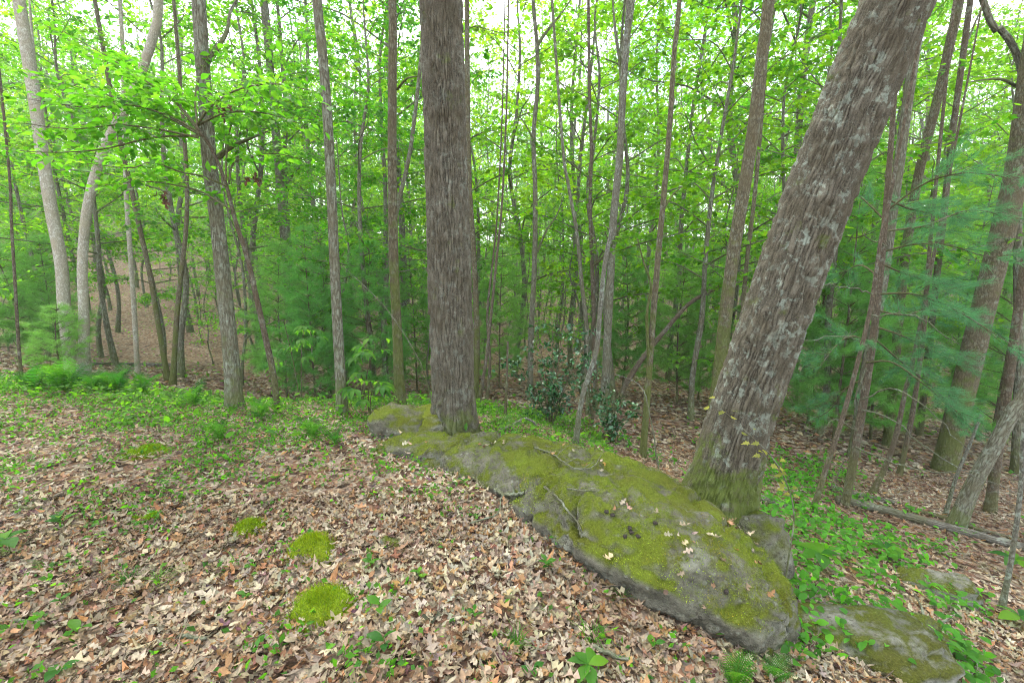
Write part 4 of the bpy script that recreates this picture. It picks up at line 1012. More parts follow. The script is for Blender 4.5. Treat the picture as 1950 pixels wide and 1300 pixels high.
# ------------------------------------------------------------------ shrubs, saplings
def shrub(name, label, px, py, d, Ht, rad, n_st, n_l, leaf, lsize, cols, mat, bark, seed, tilt=.7):
    rng = np.random.default_rng(seed); p = at(px, py, d); z = h1(p[0], d); t = thing(name, label, 'shrub', (p[0], d, z)); tb, cb = MB(), MB()
    pos, ax = [], []
    for s in range(n_st):
        az = rng.uniform(0, 6.28); o = np.array([math.cos(az), math.sin(az), 0]) * rad * rng.uniform(.1, .9); hh = Ht * rng.uniform(.5, 1.0)
        C = catmull([(0, 0, -.1), o * .4 + np.array([0, 0, hh * .5]), o + np.array([0, 0, hh])], 12); tube(tb, C, np.linspace(.010, .003, 12), 5, cap=False)
        for k in range(n_l):
            i = rng.integers(3, 12); dv = nrm(rng.normal(size=3) * np.array([1, 1, .35])); ln = rng.uniform(.1, .4) * rad
            tube(tb, np.array([C[i], C[i] + dv * ln]), [.003, .001], 3, cap=False); m = 6; tt = rng.uniform(.2, 1.05, (m, 1)); pos.append(C[i] + dv * ln * tt + rng.normal(0, .02, (m, 3))); ax.append(nrm(dv + rng.normal(0, .7, (m, 3))))
    pos = np.concatenate(pos); ax = np.concatenate(ax); n = len(pos)
    scatter(cb, leaf, pos, ax, np.array([0, 0, 1.0]) + rng.normal(0, tilt, (n, 3)), lsize * rng.uniform(.6, 1.2, n), np.array(cols)[rng.integers(0, len(cols), n)] * rng.uniform(.7, 1.3, (n, 1)), 0)
    link('stem', tb.mesh('stem', [bark]), t); link('foliage', cb.mesh('foliage', [mat]), t)
HC = [(.025, .095, .026), (.035, .115, .03), (.02, .075, .022)]
shrub('holly_shrub', 'dark glossy holly shrub right of the upright oak', 1050, 800, 6.2, 1.6, .72, 11, 16, LEAF_OVAL, .065, HC, M_HOLLY, B_DARK, 1)
shrub('holly_shrub', 'smaller dark holly at the foot of the close pair of trunks', 1160, 820, 6.0, .75, .5, 7, 14, LEAF_OVAL, .06, HC, M_HOLLY, B_DARK, 2)
shrub('holly_shrub', 'spindly holly sprig under the bent grey stem', 1130, 780, 6.9, 1.3, .3, 3, 10, LEAF_OVAL, .06, HC, M_HOLLY, B_DARK, 3)

def leaf_mesh(name, tmpl, col, mat): 
    mb = MB(); scatter(mb, tmpl, np.zeros((1, 3)), np.array([[1.0, 0, 0]]), np.array([[0, 0, 1.0]]), [1.0], np.array([col])); return mb.mesh(name, [mat])
LM_LONG = [leaf_mesh('leaf', LEAF_LONG, c, M_LEAF) for c in ((.07, .20, .03), (.09, .23, .025), (.055, .17, .03))]
LM_OVAL = [leaf_mesh('leaf', strip_leaf(7, lambda x: .27 * math.sin(math.pi * min(max(x, .02), .98)) ** .9, curl=-.2, fold=.22), c, M_LEAF) for c in ((.06, .19, .025), (.09, .24, .02), (.05, .16, .03))]
LM_MAPLE = [leaf_mesh('leaf', LEAF_MAPLE, c, M_LEAF) for c in ((.14, .24, .03), (.24, .25, .06))]

def put_leaf(me, parent, p, direc, up, size):
    o = link('leaf', me, parent, p)
    X = Vector(nrm(direc)); Z = Vector(nrm(up)); Y = Z.cross(X).normalized(); Z = X.cross(Y)
    from mathutils import Matrix
    o.rotation_euler = Matrix((X, Y, Z)).transposed().to_euler(); o.scale = (size,) * 3
    return o

def buckeye(label, px, py, d, Ht, seed, whorls=6):
    """small shrub with drooping palmate leaves"""
    rng = np.random.default_rng(seed); p = at(px, py, d); z = h1(p[0], d); t = thing('buckeye_shrub', label, 'shrub', (p[0], d, z)); tb = MB(); tips = []
    for s in range(2 if whorls > 4 else 1):
        o = np.array([rng.normal(0, .12), rng.normal(0, .1), 0]); C = catmull([(0, 0, -.1), o * .6 + np.array([0, 0, Ht * .5]), o * 1.4 + np.array([0, 0, Ht * rng.uniform(.8, 1)])], 12); tube(tb, C, np.linspace(.011, .004, 12), 6, cap=False)
        for k in range(whorls):
            i = rng.integers(5, 12); az = rng.uniform(0, 6.28); dv = np.array([math.cos(az), math.sin(az), .5]); e = C[i] + nrm(dv) * rng.uniform(.12, .25); tube(tb, catmull([C[i], (C[i] + e) / 2 + np.array([0, 0, .03]), e], 5), np.linspace(.003, .0015, 5), 4, cap=False); tips.append((e, az))
    link('stem', tb.mesh('stem', [B_DARK]), t)
    for e, az in tips:
        for k in range(5):
            a = az + (k - 2) * .62; put_leaf(LM_LONG[rng.integers(0, 3)], t, e, np.array([math.cos(a), math.sin(a), -.35]), np.array([math.cos(a) * .3, math.sin(a) * .3, 1]), rng.uniform(.13, .19))
buckeye('buckeye shrub with drooping palmate leaves left of the slim dark oak', 575, 790, 6.0, 1.25, 1)
buckeye('buckeye shrub with palmate leaves in front of the mossy humped rock', 705, 830, 4.9, .42, 2, 5)
buckeye('buckeye sprig leafing out beside the slim dark oak foot', 690, 800, 5.9, .9, 3, 5)

# ------------------------------------------------------------------ ferns
def frond_mesh(seed, col):
    rng = np.random.default_rng(seed); mb = MB(); t = np.linspace(0, 1, 22)
    C = np.stack([t * .55 + .15 * t ** 2, 0 * t, .95 * t - .42 * t ** 2.2], 1); tube(mb, C, np.linspace(.007, .001, 22), 4, col=(.12, .16, .03), cap=False)
    T = nrm(np.gradient(C, axis=0)); pos, ax, sz = [], [], []
    for i in range(3, 22):
        for s in (-1, 1):
            pos.append(C[i]); ax.append(np.array([0, s, 0]) + T[i] * .35 + np.array([0, 0, -.1])); sz.append(.24 * math.sin(math.pi * (t[i] * .82 + .16)) ** 1.1 * rng.uniform(.9, 1.1) + .02)
    n = len(pos); lf = strip_leaf(5, lambda x: .055 * (1 - x * .7) + .008, curl=-.2, fold=.1)
    scatter(mb, lf, np.array(pos), np.array(ax), np.array([-.5, 0, .85]) + rng.normal(0, .08, (n, 3)), sz, np.tile(np.array(col), (n, 1)) * rng.uniform(.85, 1.15, (n, 1)))
    return mb.mesh('frond', [M_LEAF])
FROND = [frond_mesh(k, c) for k, c in enumerate([(.042, .15, .028), (.052, .165, .028), (.036, .13, .028), (.065, .18, .028)])]
def fern(label, p, size, n=8, seed=0, group='ferns along the crest', which=(0, 1, 2)):
    rng = np.random.default_rng(seed + 900); t = thing('fern', label, 'fern', p, rng.uniform(0, 6.28), group)
    for k in range(n):
        o = link('frond', FROND[which[rng.integers(0, len(which))]], t); o.rotation_euler = (0, rng.uniform(-.65, -.1), k * 6.283 / n + rng.normal(0, .25)); o.scale = (size * rng.uniform(.75, 1.15),) * 3
for i, (x, y, s, n, lb) in enumerate([(70, 745, .50, 8, 'fern clump at the left end of the fern row'), (125, 752, .58, 9, 'tallest dark green fern clump under the left pale trunk'), (180, 745, .46, 8, 'fern clump just right of the bent pale trunk foot'), (225, 750, .50, 8, 'fern clump in the middle of the fern row'),
        (272, 752, .46, 7, 'fern clump at the right end of the fern row'), (372, 775, .40, 6, 'fern left of the stout grey trunk foot'), (598, 838, .30, 6, 'fern left of the mossy humped rock'), (420, 842, .28, 5, 'yellowish fern in the leaves below the stout grey trunk'), (500, 800, .30, 6, 'fern beside the dogwood foot'), (640, 850, .26, 5, 'low fern before the mossy humped rock')]):
    p = ground_at(x, y); fern(lb, p, s, n, i)
p = ground_at(1400, 1318); fern('bright fern fronds at the bottom edge below the boulder', (p[0], p[1], p[2]), .21, 6, 30, None, (3, 1))
p = ground_at(1470, 1300); fern('small fern right of the bright fern fronds', (p[0], p[1], p[2]), .18, 5, 31, None, (3, 1))

# ------------------------------------------------------------------ moss cushions
RIM = []
def cushion(label, px, py, wpx, ratio=.75, hgt=.4, seed=0, irr=.45, rot=0.0):
    g = ground_at(px, py); w = wpx / F * math.hypot(g[1], EYE) * .5; rng = np.random.default_rng(seed + 70)
    nr, na = 22, 48; mb = MB(); r = np.linspace(0, 1, nr); a = np.linspace(0, 2 * np.pi, na, endpoint=False); Rr, A = np.meshgrid(r, a, indexing='ij')
    edge = 1 + irr * fbm(np.stack([np.cos(A).ravel() * 1.2, np.sin(A).ravel() * 1.2, 0 * A.ravel()], 1), seed, 3).reshape(A.shape)
    x = (Rr * edge * np.cos(A) * w).ravel(); y = (Rr * edge * np.sin(A) * w * ratio * 1.35).ravel()
    if rot: x, y = x * math.cos(rot) - y * math.sin(rot), x * math.sin(rot) + y * math.cos(rot)
    z = ((1.0 + .5 * fbm(np.stack([x * 9, y * 9, 0 * x], 1), seed + 5, 2)) * hgt * w * (1 - Rr.ravel() ** 2.2) + .012 * fbm(np.stack([x * 25, y * 25, 0 * x], 1), seed + 2, 3)) + H(x + g[0], y + g[1]) - g[2] - .006
    V = np.stack([x, y, z], 1); i = np.arange(nr - 1)[:, None] * na + np.arange(na)[None, :]; k = np.arange(nr - 1)[:, None] * na + (np.arange(na)[None, :] + 1) % na
    mb.add(V, quads=np.stack([i, k, k + na, i + na], -1).reshape(-1, 4))
    RIM.append((V + g)[(nr - 6) * na:][::5])
    t = thing('moss_cushion', label, 'moss', g, group='moss cushions in the leaf litter'); link('cushion', mb.mesh('cushion', [M_MOSS]), t)
    n = int(5200 * max(.35, min(1.2, (w / .14) ** 1.6))); bb = MB(); j = rng.integers(na, len(V), n); P = V[j] + np.stack([rng.normal(0, w * .10, n), rng.normal(0, w * .10, n), np.zeros(n)], 1)
    bl = (np.array([(0, .10, 0), (0, -.10, 0), (1, 0, .1)], float), np.array([(0, 1, 2)]), np.zeros((0, 4), int))
    pal = np.array([(.19, .30, .008), (.15, .25, .008), (.24, .32, .012), (.10, .18, .010)])
    scatter(bb, bl, P, np.array([0, 0, 1.0]) + rng.normal(0, .55, (n, 3)), rand_dirs(rng, n), rng.uniform(.008, .017, n), pal[rng.integers(0, 4, n)])
    o = link('moss', bb.mesh('moss', [M_MOSSB]), t); o['kind'] = 'stuff'
cushion('large bright moss cushion nearest the camera above the tan stone', 612, 1165, 125, .62, .42, 1, .35, .4)
cushion('broad bright moss cushion right of the small one in the leaves', 592, 1050, 108, .55, .40, 2)
cushion('small olive moss cushion left of the broad one', 475, 1012, 72, .55, .40, 3, .3)
cushion('flat moss patch far back at left in the grass', 282, 862, 85, .8, .22, 4)
cushion('tiny moss tuft pair right of the small clump at left', 292, 990, 50, .6, .35, 5, .4)
cushion('thin moss patch beside the tiny moss tuft', 258, 993, 30, .7, .3, 6, .4)

# moss growing in a thick mat on the boulder
def rock_moss():
    rng = np.random.default_rng(44); n = 42000
    vis = BT[:, 2] > -.45; k = np.nonzero(vis)[0]; j = k[rng.integers(0, len(k), n)]
    P = BT[j] + rng.normal(0, .008, (n, 3)) * np.array([1, 1, 0]); Nn = BTN[j]
    m = fbm(P * 2.6 + 3, 66, 4) + .5 * fbm(P * 9, 67, 3)
    spot = np.zeros(n)
    for (px, py, r) in [(990, 940, .20), (1010, 960, .16), (1240, 1040, .3), (1330, 1090, .3), (1430, 1150, .2), (1180, 1070, .2)]:
        c, _ = rock_px(px, py); spot = np.maximum(spot, np.exp(-np.sum((P - c) ** 2, 1) / r ** 2))
    keep = (m + spot * .8 + .35 * Nn[:, 2]) > .40
    P, Nn, spot = P[keep], Nn[keep], spot[keep]; n = len(P)
    bl = (np.array([(0, .13, 0), (0, -.13, 0), (1, 0, .1)], float), np.array([(0, 1, 2)]), np.zeros((0, 4), int))
    pal = np.array([(.140, .200, .010), (.10, .15, .010), (.165, .205, .015), (.07, .10, .012)]); cc = pal[rng.integers(0, 4, n)] * (.75 + .6 * np.clip(.5 + fbm(P * 5, 69, 3), 0, 1))[:, None] * np.where((fbm(P * 7, 70, 3) > .22)[:, None], np.array([1.25, .8, 1.2]), 1.0) * (1 + 1.0 * np.clip(spot * 1.6 - .5, 0, 1))[:, None] * np.where(spot > .5, 1, 1)[:, None]
    mb = MB(); scatter(mb, bl, P - Nn * .002, Nn + rng.normal(0, .7, (n, 3)), rand_dirs(rng, n), rng.uniform(.006, .014, n), cc)
    o = link('moss', mb.mesh('moss', [M_MOSSB]), boulder); o['kind'] = 'stuff'
rock_moss()

# ------------------------------------------------------------------ leaf litter
def litter():
    rng = np.random.default_rng(12)
    def sample(y0, y1, n, mx):
        y = y0 + (y1 - y0) * rng.random(n * 3) ; w = 1.28 * y + mx; keep = rng.random(n * 3) < w / (1.28 * y1 + mx); y = y[keep][:n]; w = 1.28 * y + mx
        x = rng.uniform(-1, 1, len(y)) * w; s = ~in_poly(x, y); return x[s], y[s]
    def layer(mb, tm, x, y, lo, hi, lift, tl):
        n = len(x); e = .04; z = H(x, y); nx = -(H(x + e, y) - z) / e; ny = -(H(x, y + e) - z) / e
        N0 = nrm(np.stack([nx, ny, np.ones(n)], 1)); a = rng.uniform(0, 6.283, n); X = np.stack([np.cos(a), np.sin(a), np.zeros(n)], 1)
        Z = N0 + rng.normal(0, tl, (n, 3)); X = X - N0 * np.sum(X * N0, 1, keepdims=True) + rng.normal(0, .12, (n, 3)); L = lo + (hi * 1.35 - lo) * rng.beta(1.5, 3.2, n); Xn = nrm(X)
        P = np.stack([x, y, z + rng.uniform(.003, lift, n)], 1) - Xn * L[:, None] * .5; w = rng.integers(0, len(tm), n); cc = litter_cols(rng, n)
        dr = np.clip(.5 + 1.4 * fbm(np.stack([x, y, 0 * x], 1) * 1.5, 81, 3), 0, 1)[:, None]; cc = cc * (.70 + .42 * dr) * (1 + (dr - .5) * np.array([-.10, .02, .10]))
        for k in range(len(tm)):
            s = w == k; scatter(mb, tm[k], P[s], X[s], Z[s], L[s], cc[s])
    mb = MB()
    x, y = sample(.7, 3.0, 33000, 1.2); layer(mb, LITTER, x, y, .02, .072, .026, .28)
    x, y = sample(3.0, 6.4, 42000, 1.2); layer(mb, LITTER_LOW, x, y, .028, .078, .03, .30)
    x, y = sample(6.4, 13, 30000, 1.5); layer(mb, [LEAF_FAR], x, y, .07, .13, .04, .35)
    for rv in RIM:
        n = 26; q = rv[rng.integers(0, len(rv), n)] + np.array([0, 0, .012]); cc = litter_cols(rng, n); w = rng.integers(0, 12, n)
        for k in range(12):
            m_ = w == k; scatter(mb, LITTER[k], q[m_], rand_dirs(rng, m_.sum()) * np.array([1, 1, .25]), np.array([0, 0, 1.0]) + rng.normal(0, .35, (m_.sum(), 3)), rng.uniform(.025, .06, m_.sum()), cc[m_])
    n = 900; y = rng.uniform(1.0, 5.5, n); x = rng.uniform(-1, 1, n) * (1.28 * y + .8); k = ~in_poly(x, y); x, y = x[k], y[k]; z = H(x, y)
    for i in range(len(x)):
        a = rng.uniform(0, 6.283); ln = rng.uniform(.02, .09); dv = np.array([math.cos(a), math.sin(a), rng.normal(0, .15)]); p = np.array([x[i], y[i], z[i] + rng.uniform(.015, .035)])
        tube(mb, np.array([p, p + dv * ln + rng.normal(0, .004, 3), p + dv * 2 * ln]), np.array([1, .9, .6]) * rng.uniform(.0012, .0035), 4, col=np.array([.16, .12, .085]) * rng.uniform(.5, 1.6), cap=False)
    o = link('leaf_litter', mb.mesh('leaf_litter', [M_LITTER]), GROUND); o['kind'] = 'stuff'
    # dry leaves caught on the boulder
    mb = MB(); n = 70; cl = np.array([rock_px(*q)[0] for q in [(790, 862), (760, 855), (1085, 860), (1150, 880), (1385, 1000), (1410, 1100), (1330, 1075), (1200, 980), (930, 850), (1420, 985)]])
    P = cl[rng.integers(0, len(cl), n)] + rng.normal(0, .09, (n, 3)); Q = [rock_z(p[0], p[1]) for p in P]; P = np.array([q[0] for q in Q]) + np.array([0, 0, .01]); Nn = np.array([q[1] for q in Q]); w = rng.integers(0, 12, n); cc = litter_cols(rng, n)
    for k in range(12):
        s = w == k; scatter(mb, LITTER[k], P[s], rand_dirs(rng, s.sum()) * np.array([1, 1, .2]), Nn[s] + rng.normal(0, .25, (s.sum(), 3)), rng.uniform(.03, .07, s.sum()), cc[s])
    o = link('caught_leaves', mb.mesh('caught_leaves', [M_LITTER]), boulder); o['kind'] = 'stuff'
    # the leaves that show largest, one by one
    big = []
    for k in range(24):
        m2 = MB(); scatter(m2, LITTER[k % 12], np.array([[-.5, 0, 0]]), np.array([[1.0, 0, 0]]), np.array([[0, 0, 1.0]]), [1.0], litter_cols(rng, 1)); big.append(m2.mesh('fallen_leaf', [M_LITTER]))
    x, y = sample(1.15, 2.7, 420, .35); n = min(290, len(x)); z = H(x, y)
    for i in range(n):
        o = link('fallen_leaf', big[rng.integers(0, 24)], GROUND, (x[i], y[i], z[i] + rng.uniform(.02, .04))); o.rotation_euler = (rng.normal(0, .25), rng.normal(0, .25), rng.uniform(0, 6.28)); o.scale = (rng.uniform(.042, .088),) * 3
litter()

# ------------------------------------------------------------------ green ground cover
def cover():
    rng = np.random.default_rng(77)
    def patch(name, label, n, xr, yr, mask, leaf, lo, hi, cols, hgt, cat, tilt, up=.15):
        x = rng.uniform(*xr, n); y = rng.uniform(*yr, n); p = np.stack([x, y, 0 * x], 1); k = (mask(x, y, fbm(p * 1.3, 51, 3), fbm(p * 5, 52, 3)) > rng.random(n)) & ~in_poly(x, y); x, y = x[k], y[k]; n = len(x); z = H(x, y) + hgt * rng.random(n) ** 1.3 + .012
        mb = MB(); cc = np.array(cols)[rng.integers(0, len(cols), n)] * rng.uniform(.7, 1.3, (n, 1)); X = rand_dirs(rng, n) * np.array([1, 1, .35]) + np.array([0, 0, up])
        scatter(mb, leaf, np.stack([x, y, z], 1), X, np.array([0, 0, 1.0]) + rng.normal(0, tilt, (n, 3)), rng.uniform(lo, hi, n), cc)
        o = link(name, mb.mesh(name, [M_LEAF])); o['kind'] = 'stuff'; tag(o, label, cat)
    # low herbs and grass of the crest at left
    sg = lambda v: 1 / (1 + np.exp(-v))
    patch('grass', 'short grass and tiny herbs over the litter at left', 150000, (-9, 1.2), (1.2, 7.2), lambda x, y, a, b: .7 * sg(6 * (a * .9 + b * .9 + .30 * (y - 3.3) - .16 * np.clip(x + 1.6, 0, 9))) + .04 * (b > .15), LEAF_FAR, .012, .045, G_MID + G_COOL, .05, 'grass', .7, .4)
    patch('leafy_herbs', 'broader green herbs along the crest among the ferns', 9000, (-8, 1.2), (3.8, 7.4), lambda x, y, a, b: sg(8 * (a * .8 + b * 1.1 + .35 * (y - 5.6))), LEAF_OVAL, .04, .09, G_MID + G_COOL, .16, 'herbs', .4)
    patch('ground_cover', 'leafy green herbs below the leaning oak', 22000, (1.2, 6.5), (1.9, 7), lambda x, y, a, b: sg(9 * (a * .8 + b * .9 - .55 * np.abs((x - 1.9) - .55 * (y - 2.6)) + .22)), LEAF_OVAL, .03, .075, [(.085, .27, .03), (.10, .29, .03), (.07, .23, .03)], .13, 'herbs', .35)
    patch('herb_layer', 'scattered green seedlings on the far slopes', 30000, (-34, 22), (6.0, 38), lambda x, y, a, b: sg(12 * (a + b * .8 - .25)), LEAF_FAR, .06, .12, G_MID + G_COOL, .22, 'herbs', .4)
cover()

# ------------------------------------------------------------------ seedlings and tufts one can point at
def seedling(label, px, py, n=3, size=.06, hgt=.07, kind='oval', seed=0, name='seedling'):
    rng = np.random.default_rng(seed + 300); g = ground_at(px, py); t = thing(name, label, 'seedling', g, 0, 'seedlings in the leaf litter'); tb = MB(); lean = np.array([rng.normal(0, .15), rng.normal(0, .15), 1]) * hgt
    C = catmull([(0, 0, -.01), lean * .5, lean], 6); tube(tb, C, np.linspace(.0022, .0012, 6), 5, col=(.1, .14, .03), cap=False); link('stem', tb.mesh('stem', [M_LEAF]), t)
    lm = {'oval': LM_OVAL, 'palm': LM_OVAL, 'maple': LM_MAPLE}[kind]; a0 = rng.uniform(0, 6.28)
    for k in range(n):
        a = a0 + k * 6.283 / n + rng.normal(0, .2); e = C[-1] if kind == 'palm' else C[5 - (k % 3)]
        put_leaf(lm[rng.integers(0, len(lm))], t, e, np.array([math.cos(a), math.sin(a), .0 if kind == 'palm' else .35]), np.array([rng.normal(0, .2), rng.normal(0, .2), 1]), 1.3 * size * rng.uniform(.8, 1.2))
for i, a in enumerate([('palmate bright seedling at the left edge', 22, 1052, 5, .09, .10, 'palm'), ('dark green seedling with upright leaves near the left edge', 125, 1005, 6, .055, .10, 'oval'), ('two leaved seedling at lower left', 152, 1215, 3, .055, .055, 'oval'),
        ('oval leaved seedling at the bottom left corner', 118, 1292, 3, .055, .05, 'oval'), ('yellow green seedling left of the green clump', 120, 1155, 5, .035, .05, 'oval'), ('three leaved seedling right of the large moss cushion', 718, 1172, 3, .055, .07, 'oval'),
        ('pointed seedling below the three leaved one', 735, 1235, 3, .05, .06, 'oval'), ('palmate five leaved bright seedling at the bottom right of centre', 1122, 1290, 6, .065, .06, 'palm'), ('palmate seedling against the near edge of the boulder', 1130, 1045, 6, .065, .06, 'palm'),
        ('leafy seedling left of the palmate one at the boulder edge', 1070, 1045, 7, .05, .09, 'oval'), ('seedling in the hollow below the boulder edge', 1190, 1085, 6, .05, .06, 'oval'), ('round leaved seedling right of the grass tuft', 1245, 1240, 3, .045, .05, 'oval'),
        ('tiny seedling under the bottom edge of the boulder', 1245, 1115, 5, .04, .04, 'oval'), ('tiny dark seedling left of the large moss cushion', 468, 1150, 4, .03, .05, 'oval'), ('small seedling at bottom centre', 1015, 1288, 3, .04, .04, 'oval'), ('light seedling in leaves left of centre', 705, 1085, 6, .035, .06, 'oval'),
        ('small leafy seedling below the boulder twigs', 1050, 1090, 8, .035, .07, 'oval'), ('dark seedling beyond the small olive moss cushion', 305, 1000, 5, .035, .10, 'oval'), ('big leaved seedling at the right edge', 1925, 1100, 5, .12, .18, 'palm'), ('broad leaved seedling below the one at the right edge', 1925, 1190, 5, .10, .10, 'palm'),
        ('palmate seedling beside the rock under the leaning oak', 1555, 1085, 6, .12, .14, 'palm'), ('palmate seedling near the small mossy rock', 1690, 1065, 6, .12, .10, 'palm'), ('seedling in front of the pale grey slab at far right', 1840, 1265, 7, .07, .07, 'oval'), ('yellow seedling left of the boulder in brown leaves', 882, 925, 6, .035, .04, 'oval'),
        ('seedling left of the three leaved one, in pale leaves', 800, 1110, 5, .03, .05, 'oval'), ('small seedling in the centre leaves', 905, 1180, 5, .03, .05, 'oval')]):
    seedling(*a, seed=i)

def grass_tuft(label, px, py, size=.1, n=26, seed=0, cols=((.08, .2, .03), (.11, .22, .03), (.06, .17, .03))):
    rng = np.random.default_rng(seed + 800); g = ground_at(px, py); mb = MB(); bl = strip_leaf(5, lambda x: .028 * (1 - x) + .004, curl=-.8, fold=.1)
    a = rng.uniform(0, 6.28, n); X = np.stack([np.cos(a) * .55, np.sin(a) * .55, rng.uniform(.6, 1.3, n)], 1)
    scatter(mb, bl, rng.normal(0, size * .14, (n, 3)) * np.array([1, 1, 0]), X, np.stack([-np.cos(a), -np.sin(a), np.full(n, .6)], 1), size * rng.uniform(.5, 1.2, n), np.array(cols)[rng.integers(0, 3, n)])
    tag(link('grass_tuft', mb.mesh('grass_tuft', [M_LEAF]), loc=g), label, 'grass', 'grass tufts in the leaf litter')
for i, a in enumerate([('grass tuft near the left edge below the dark seedling', 95, 1088, .10, 26), ('wide grass tuft in the green clump at left', 300, 1120, .12, 40), ('green clump of blades left of the wide tuft', 245, 1110, .09, 60), ('single upright blades left of the broad moss cushion', 450, 1088, .12, 8), ('fine grass tuft at bottom centre', 980, 1230, .09, 60),
        ('grass tuft at bottom right of centre', 1130, 1222, .12, 30), ('thin grass in the leaves below the boulder', 1180, 1140, .09, 24), ('small grass tuft left of the tan stone', 1040, 1170, .06, 20), ('bright grass tuft right of the upright oak foot', 960, 815, .2, 60), ('light tuft at bottom near the centre', 930, 1275, .05, 30)]):
    grass_tuft(*a, seed=i)

# ------------------------------------------------------------------ logs, sticks and twigs
def stick(name, label, cat, pts, w0, w1, bark, on='ground', lift=.0, seg=7, lump=.15, seed=0, forks=(), group=None, n=18):
    P = []
    for q in pts:
        if on == 'rock': p, nn = rock_px(*q[:2]); p = p + nn * .006
        elif on == 'ground': p = ground_at(*q[:2])
        else: p = at(q[0], q[1], q[2])
        P.append(p + np.array([0, 0, lift + (q[2] if len(q) > 2 and on != 'air' else 0)]))
    P = np.array(P); c = P[0].copy(); rng = np.random.default_rng(seed)
    C = catmull(P - c, n); C[1:-1] += rng.normal(0, w0 * (.12 if w0 < .05 else .03), (n - 2, 3)); mb = MB(); tube(mb, C, np.linspace(w0, w1, n) * .5, seg, lump=lump, seed=seed)
    for (t, dv, ln) in forks:
        i = int(t * (n - 1)); dv = nrm(np.array(dv)); Q = catmull([C[i], C[i] + dv * ln * .5 + rng.normal(0, ln * .06, 3), C[i] + dv * ln], 7); tube(mb, Q, np.linspace(w0 * .3, w0 * .1, 7), 5, lump=.1, seed=seed + 1)
    return tag(link(name, mb.mesh(name, [bark]), loc=c), label, cat, group)
stick('fallen_log', 'long grey weathered log lying beyond the green plants at right', 'log', [(1592, 958), (1680, 978), (1760, 1000), (1840, 1022), (1965, 1055)], .10, .08, B_DEAD, lift=.05, seg=16, seed=1, n=40, lump=.06)
stick('fallen_log', 'thin pale log behind the long grey one at right', 'log', [(1583, 932), (1640, 948), (1700, 960)], .08, .06, B_DEAD, lift=.03, seg=12, seed=2)
stick('fallen_log', 'slim dark log end on the far side of the long log', 'log', [(1722, 972), (1790, 988), (1860, 1012), (1960, 1036)], .06, .04, B_DARK, lift=.03, seg=10, seed=3)
stick('fallen_log', 'pale thin log lying across the gully at far left', 'log', [(172, 696), (250, 696), (345, 697)], .12, .10, B_DEAD, lift=.04, seg=10, seed=4)
stick('fallen_log', 'short grey log lying behind the leaning oak', 'log', [(1425, 945), (1460, 958), (1500, 968)], .09, .08, B_DEAD, lift=.03, seg=10, seed=5)
stick('fallen_branch', 'dry forked branch on the slope right of the pale grey slab', 'branch', [(1688, 1180), (1740, 1190), (1790, 1196), (1840, 1220)], .035, .018, B_DEAD, lift=.03, seed=6, forks=((.5, (.3, .8, .4), .2), (.75, (1, .3, .2), .15)))
stick('fallen_branch', 'dark branch lying behind the dry forked one', 'branch', [(1780, 1165), (1840, 1195), (1900, 1225)], .03, .02, B_DARK, lift=.02, seed=7)
stick('fallen_branch', 'thin grey branch at the bottom right corner', 'branch', [(1700, 1270), (1770, 1285), (1830, 1310)], .022, .014, B_DEAD, lift=.03, seed=8, forks=((.3, (.2, .2, .5), .08),))
stick('fallen_stick', 'short grey lichen stick at lower left', 'stick', [(342, 1223), (370, 1227), (395, 1229)], .022, .016, B_LICH, lift=.035, seed=9)
stick('fallen_stick', 'short dark stick at the far lower left', 'stick', [(25, 1194), (55, 1195), (88, 1200)], .018, .012, B_LICH, lift=.035, seed=10)
stick('fallen_stick', 'grey stick left in litter near the left edge', 'stick', [(28, 973), (55, 976), (82, 974)], .024, .018, B_DARK, lift=.035, seed=11)
stick('fallen_stick', 'lichen covered stick at the bottom right of centre', 'stick', [(1128, 1246), (1165, 1262), (1207, 1274)], .022, .015, B_LICH, lift=.04, seed=12)
stick('fallen_stick', 'stub of branch resting on the bright moss of the boulder', 'stick', [(930, 950), (965, 946), (998, 942)], .028, .024, B_LICH, on='rock', lift=.015, seed=13, forks=((.75, (-.1, .2, .6), .07), (.9, (-.1, .1, .6), .06)))
stick('fallen_stick', 'dark stick in the brown leaves left of the bright boulder moss', 'stick', [(900, 915), (912, 925), (922, 937)], .026, .018, B_DARK, lift=.03, seed=14)
stick('twig', 'pale bent twig arching over the boulder edge', 'twig', [(897, 1012, .03), (945, 995, .03), (955, 960, .02), (965, 930, .02), (978, 920, .03)], .012, .005, B_LICH, lift=.03, seed=15)
stick('twig', 'brown root like twig curving down the boulder', 'twig', [(1040, 932), (1070, 955), (1085, 975), (1098, 995), (1110, 1018)], .018, .009, B_DEAD, on='rock', lift=.008, seed=16)
stick('twig', 'long grey branched twig on top of the boulder', 'twig', [(1018, 858), (1048, 868), (1075, 885), (1100, 900), (1130, 895), (1145, 872)], .014, .005, B_LICH, on='rock', lift=.02, seed=17, forks=((.3, (.8, .4, .5), .16), (.5, (.7, -.2, .6), .14), (.65, (.9, .3, .3), .12)), n=26)
stick('twig', 'short lichen twig right of the root like twig', 'twig', [(1082, 935), (1110, 938), (1140, 940)], .013, .006, B_LICH, on='rock', lift=.01, seed=18)
stick('twig', 'small white forked twig on the left end of the boulder', 'twig', [(800, 876), (812, 864), (822, 855)], .012, .005, B_DEAD, on='rock', lift=.015, seed=19, forks=((.3, (.3, -.5, .3), .06),))
stick('dead_sapling', 'dead bare stem arching down behind the boulder', 'branch', [(1262, 935, 3.9), (1252, 880, 4.0), (1240, 800, 4.1), (1226, 745, 4.2), (1205, 725, 4.3), (1170, 712, 4.5)], .018, .006, B_LICH, on='air', seed=20, n=24)
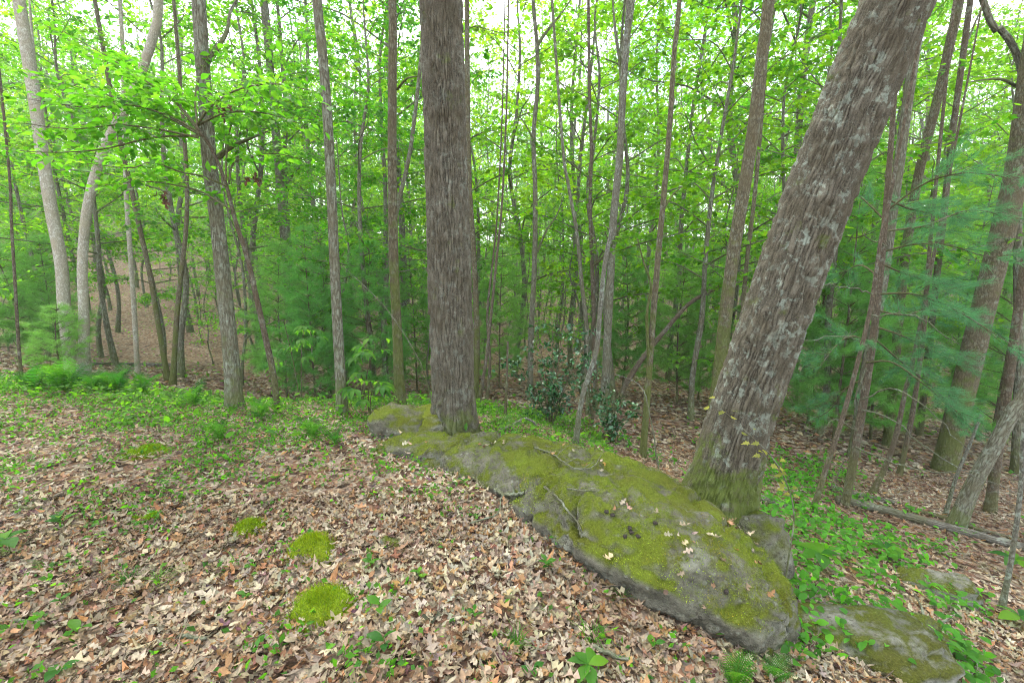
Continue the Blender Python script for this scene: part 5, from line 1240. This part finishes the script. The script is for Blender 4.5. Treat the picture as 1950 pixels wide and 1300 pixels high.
stick('dead_sapling', 'long bare thin stem leaning against the upright oak from left', 'branch', [(824, 770, 4.9), (800, 690, 4.9), (745, 600, 4.95), (700, 550, 5.0), (650, 505, 5.1)], .015, .005, B_GREY, on='air', seed=21, n=24)
stick('fallen_branch', 'bent pale branch right of the upright oak foot', 'branch', [(952, 828), (975, 818), (1000, 812, .05), (1022, 818)], .035, .025, B_LICH, lift=.05, seed=22)

# yellow leaved vine stem standing at the end of the boulder
def vine():
    rng = np.random.default_rng(8); d = 2.75; g = at(1490, 1140, 2.35); z = h1(g[0], g[1]); base = np.array([g[0], g[1], z]); t = thing('maple_seedling', 'thin bare stem with small yellow leaves before the leaning oak', 'seedling', base); mb = MB()
    px = [(1490, 1145, 2.35), (1502, 1060, 2.36), (1512, 985, 2.37), (1500, 925, 2.38), (1470, 870, 2.38), (1430, 830, 2.38), (1375, 780, 2.38), (1350, 768, 2.38)]
    C = catmull([at(*p) for p in px], 60) - base; C[0, 2] -= .12; tube(mb, C, np.linspace(.006, .0015, 60), 6, lump=.1, seed=2); link('stem', mb.mesh('stem', [B_GREY]), t)
    for i in [58, 54, 52, 47, 44, 40, 37, 36, 34, 31, 30, 27]:
        for k in range(2):
            a = rng.uniform(0, 6.28); put_leaf(LM_MAPLE[1], t, C[i] + rng.normal(0, .025, 3), np.array([math.cos(a), math.sin(a), -.2]), np.array([rng.normal(0, .3), -.3, 1]), rng.uniform(.03, .05))
vine()


# dark nut husks lying on the boulder
for i, (x, y) in enumerate([(1166, 983), (1198, 1005), (1216, 1022), (1246, 1000), (1192, 1020), (1204, 1013), (1155, 975), (1380, 1128)]):
    p, nn = rock_px(x, y); r_ = np.random.default_rng(i); m_ = rock('nut_husk', 'dark nut husk lying on the mossy top of the boulder', p + nn * .008, (.026, .022, .018), i, 50 + i, (.2, .1), HUSK, nu=14, nv=9)
    m_['category'] = 'nut'; m_['group'] = 'nut husks on the boulder'

# ------------------------------------------------------------------ the soft air of the wood
hz = bpy.data.materials.new('haze'); hz.use_nodes = True
hn = hz.node_tree.nodes; hn.clear(); ho_ = hn.new('ShaderNodeOutputMaterial'); hv = hn.new('ShaderNodeVolumePrincipled')
hv.inputs['Density'].default_value = .0016; hv.inputs['Color'].default_value = (.92, .96, .86, 1); hv.inputs['Anisotropy'].default_value = .2
hz.node_tree.links.new(hv.outputs[0], ho_.inputs['Volume'])
hb = MB(); hb.add(np.array([(x, y, z) for x in (-450, 450) for y in (-450, 460) for z in (-30, 60)], float), quads=[(0, 1, 3, 2), (4, 6, 7, 5), (0, 4, 5, 1), (2, 3, 7, 6), (0, 2, 6, 4), (1, 5, 7, 3)])
haze = link('haze', hb.mesh('haze', [hz], smooth=False)); haze['kind'] = 'stuff'
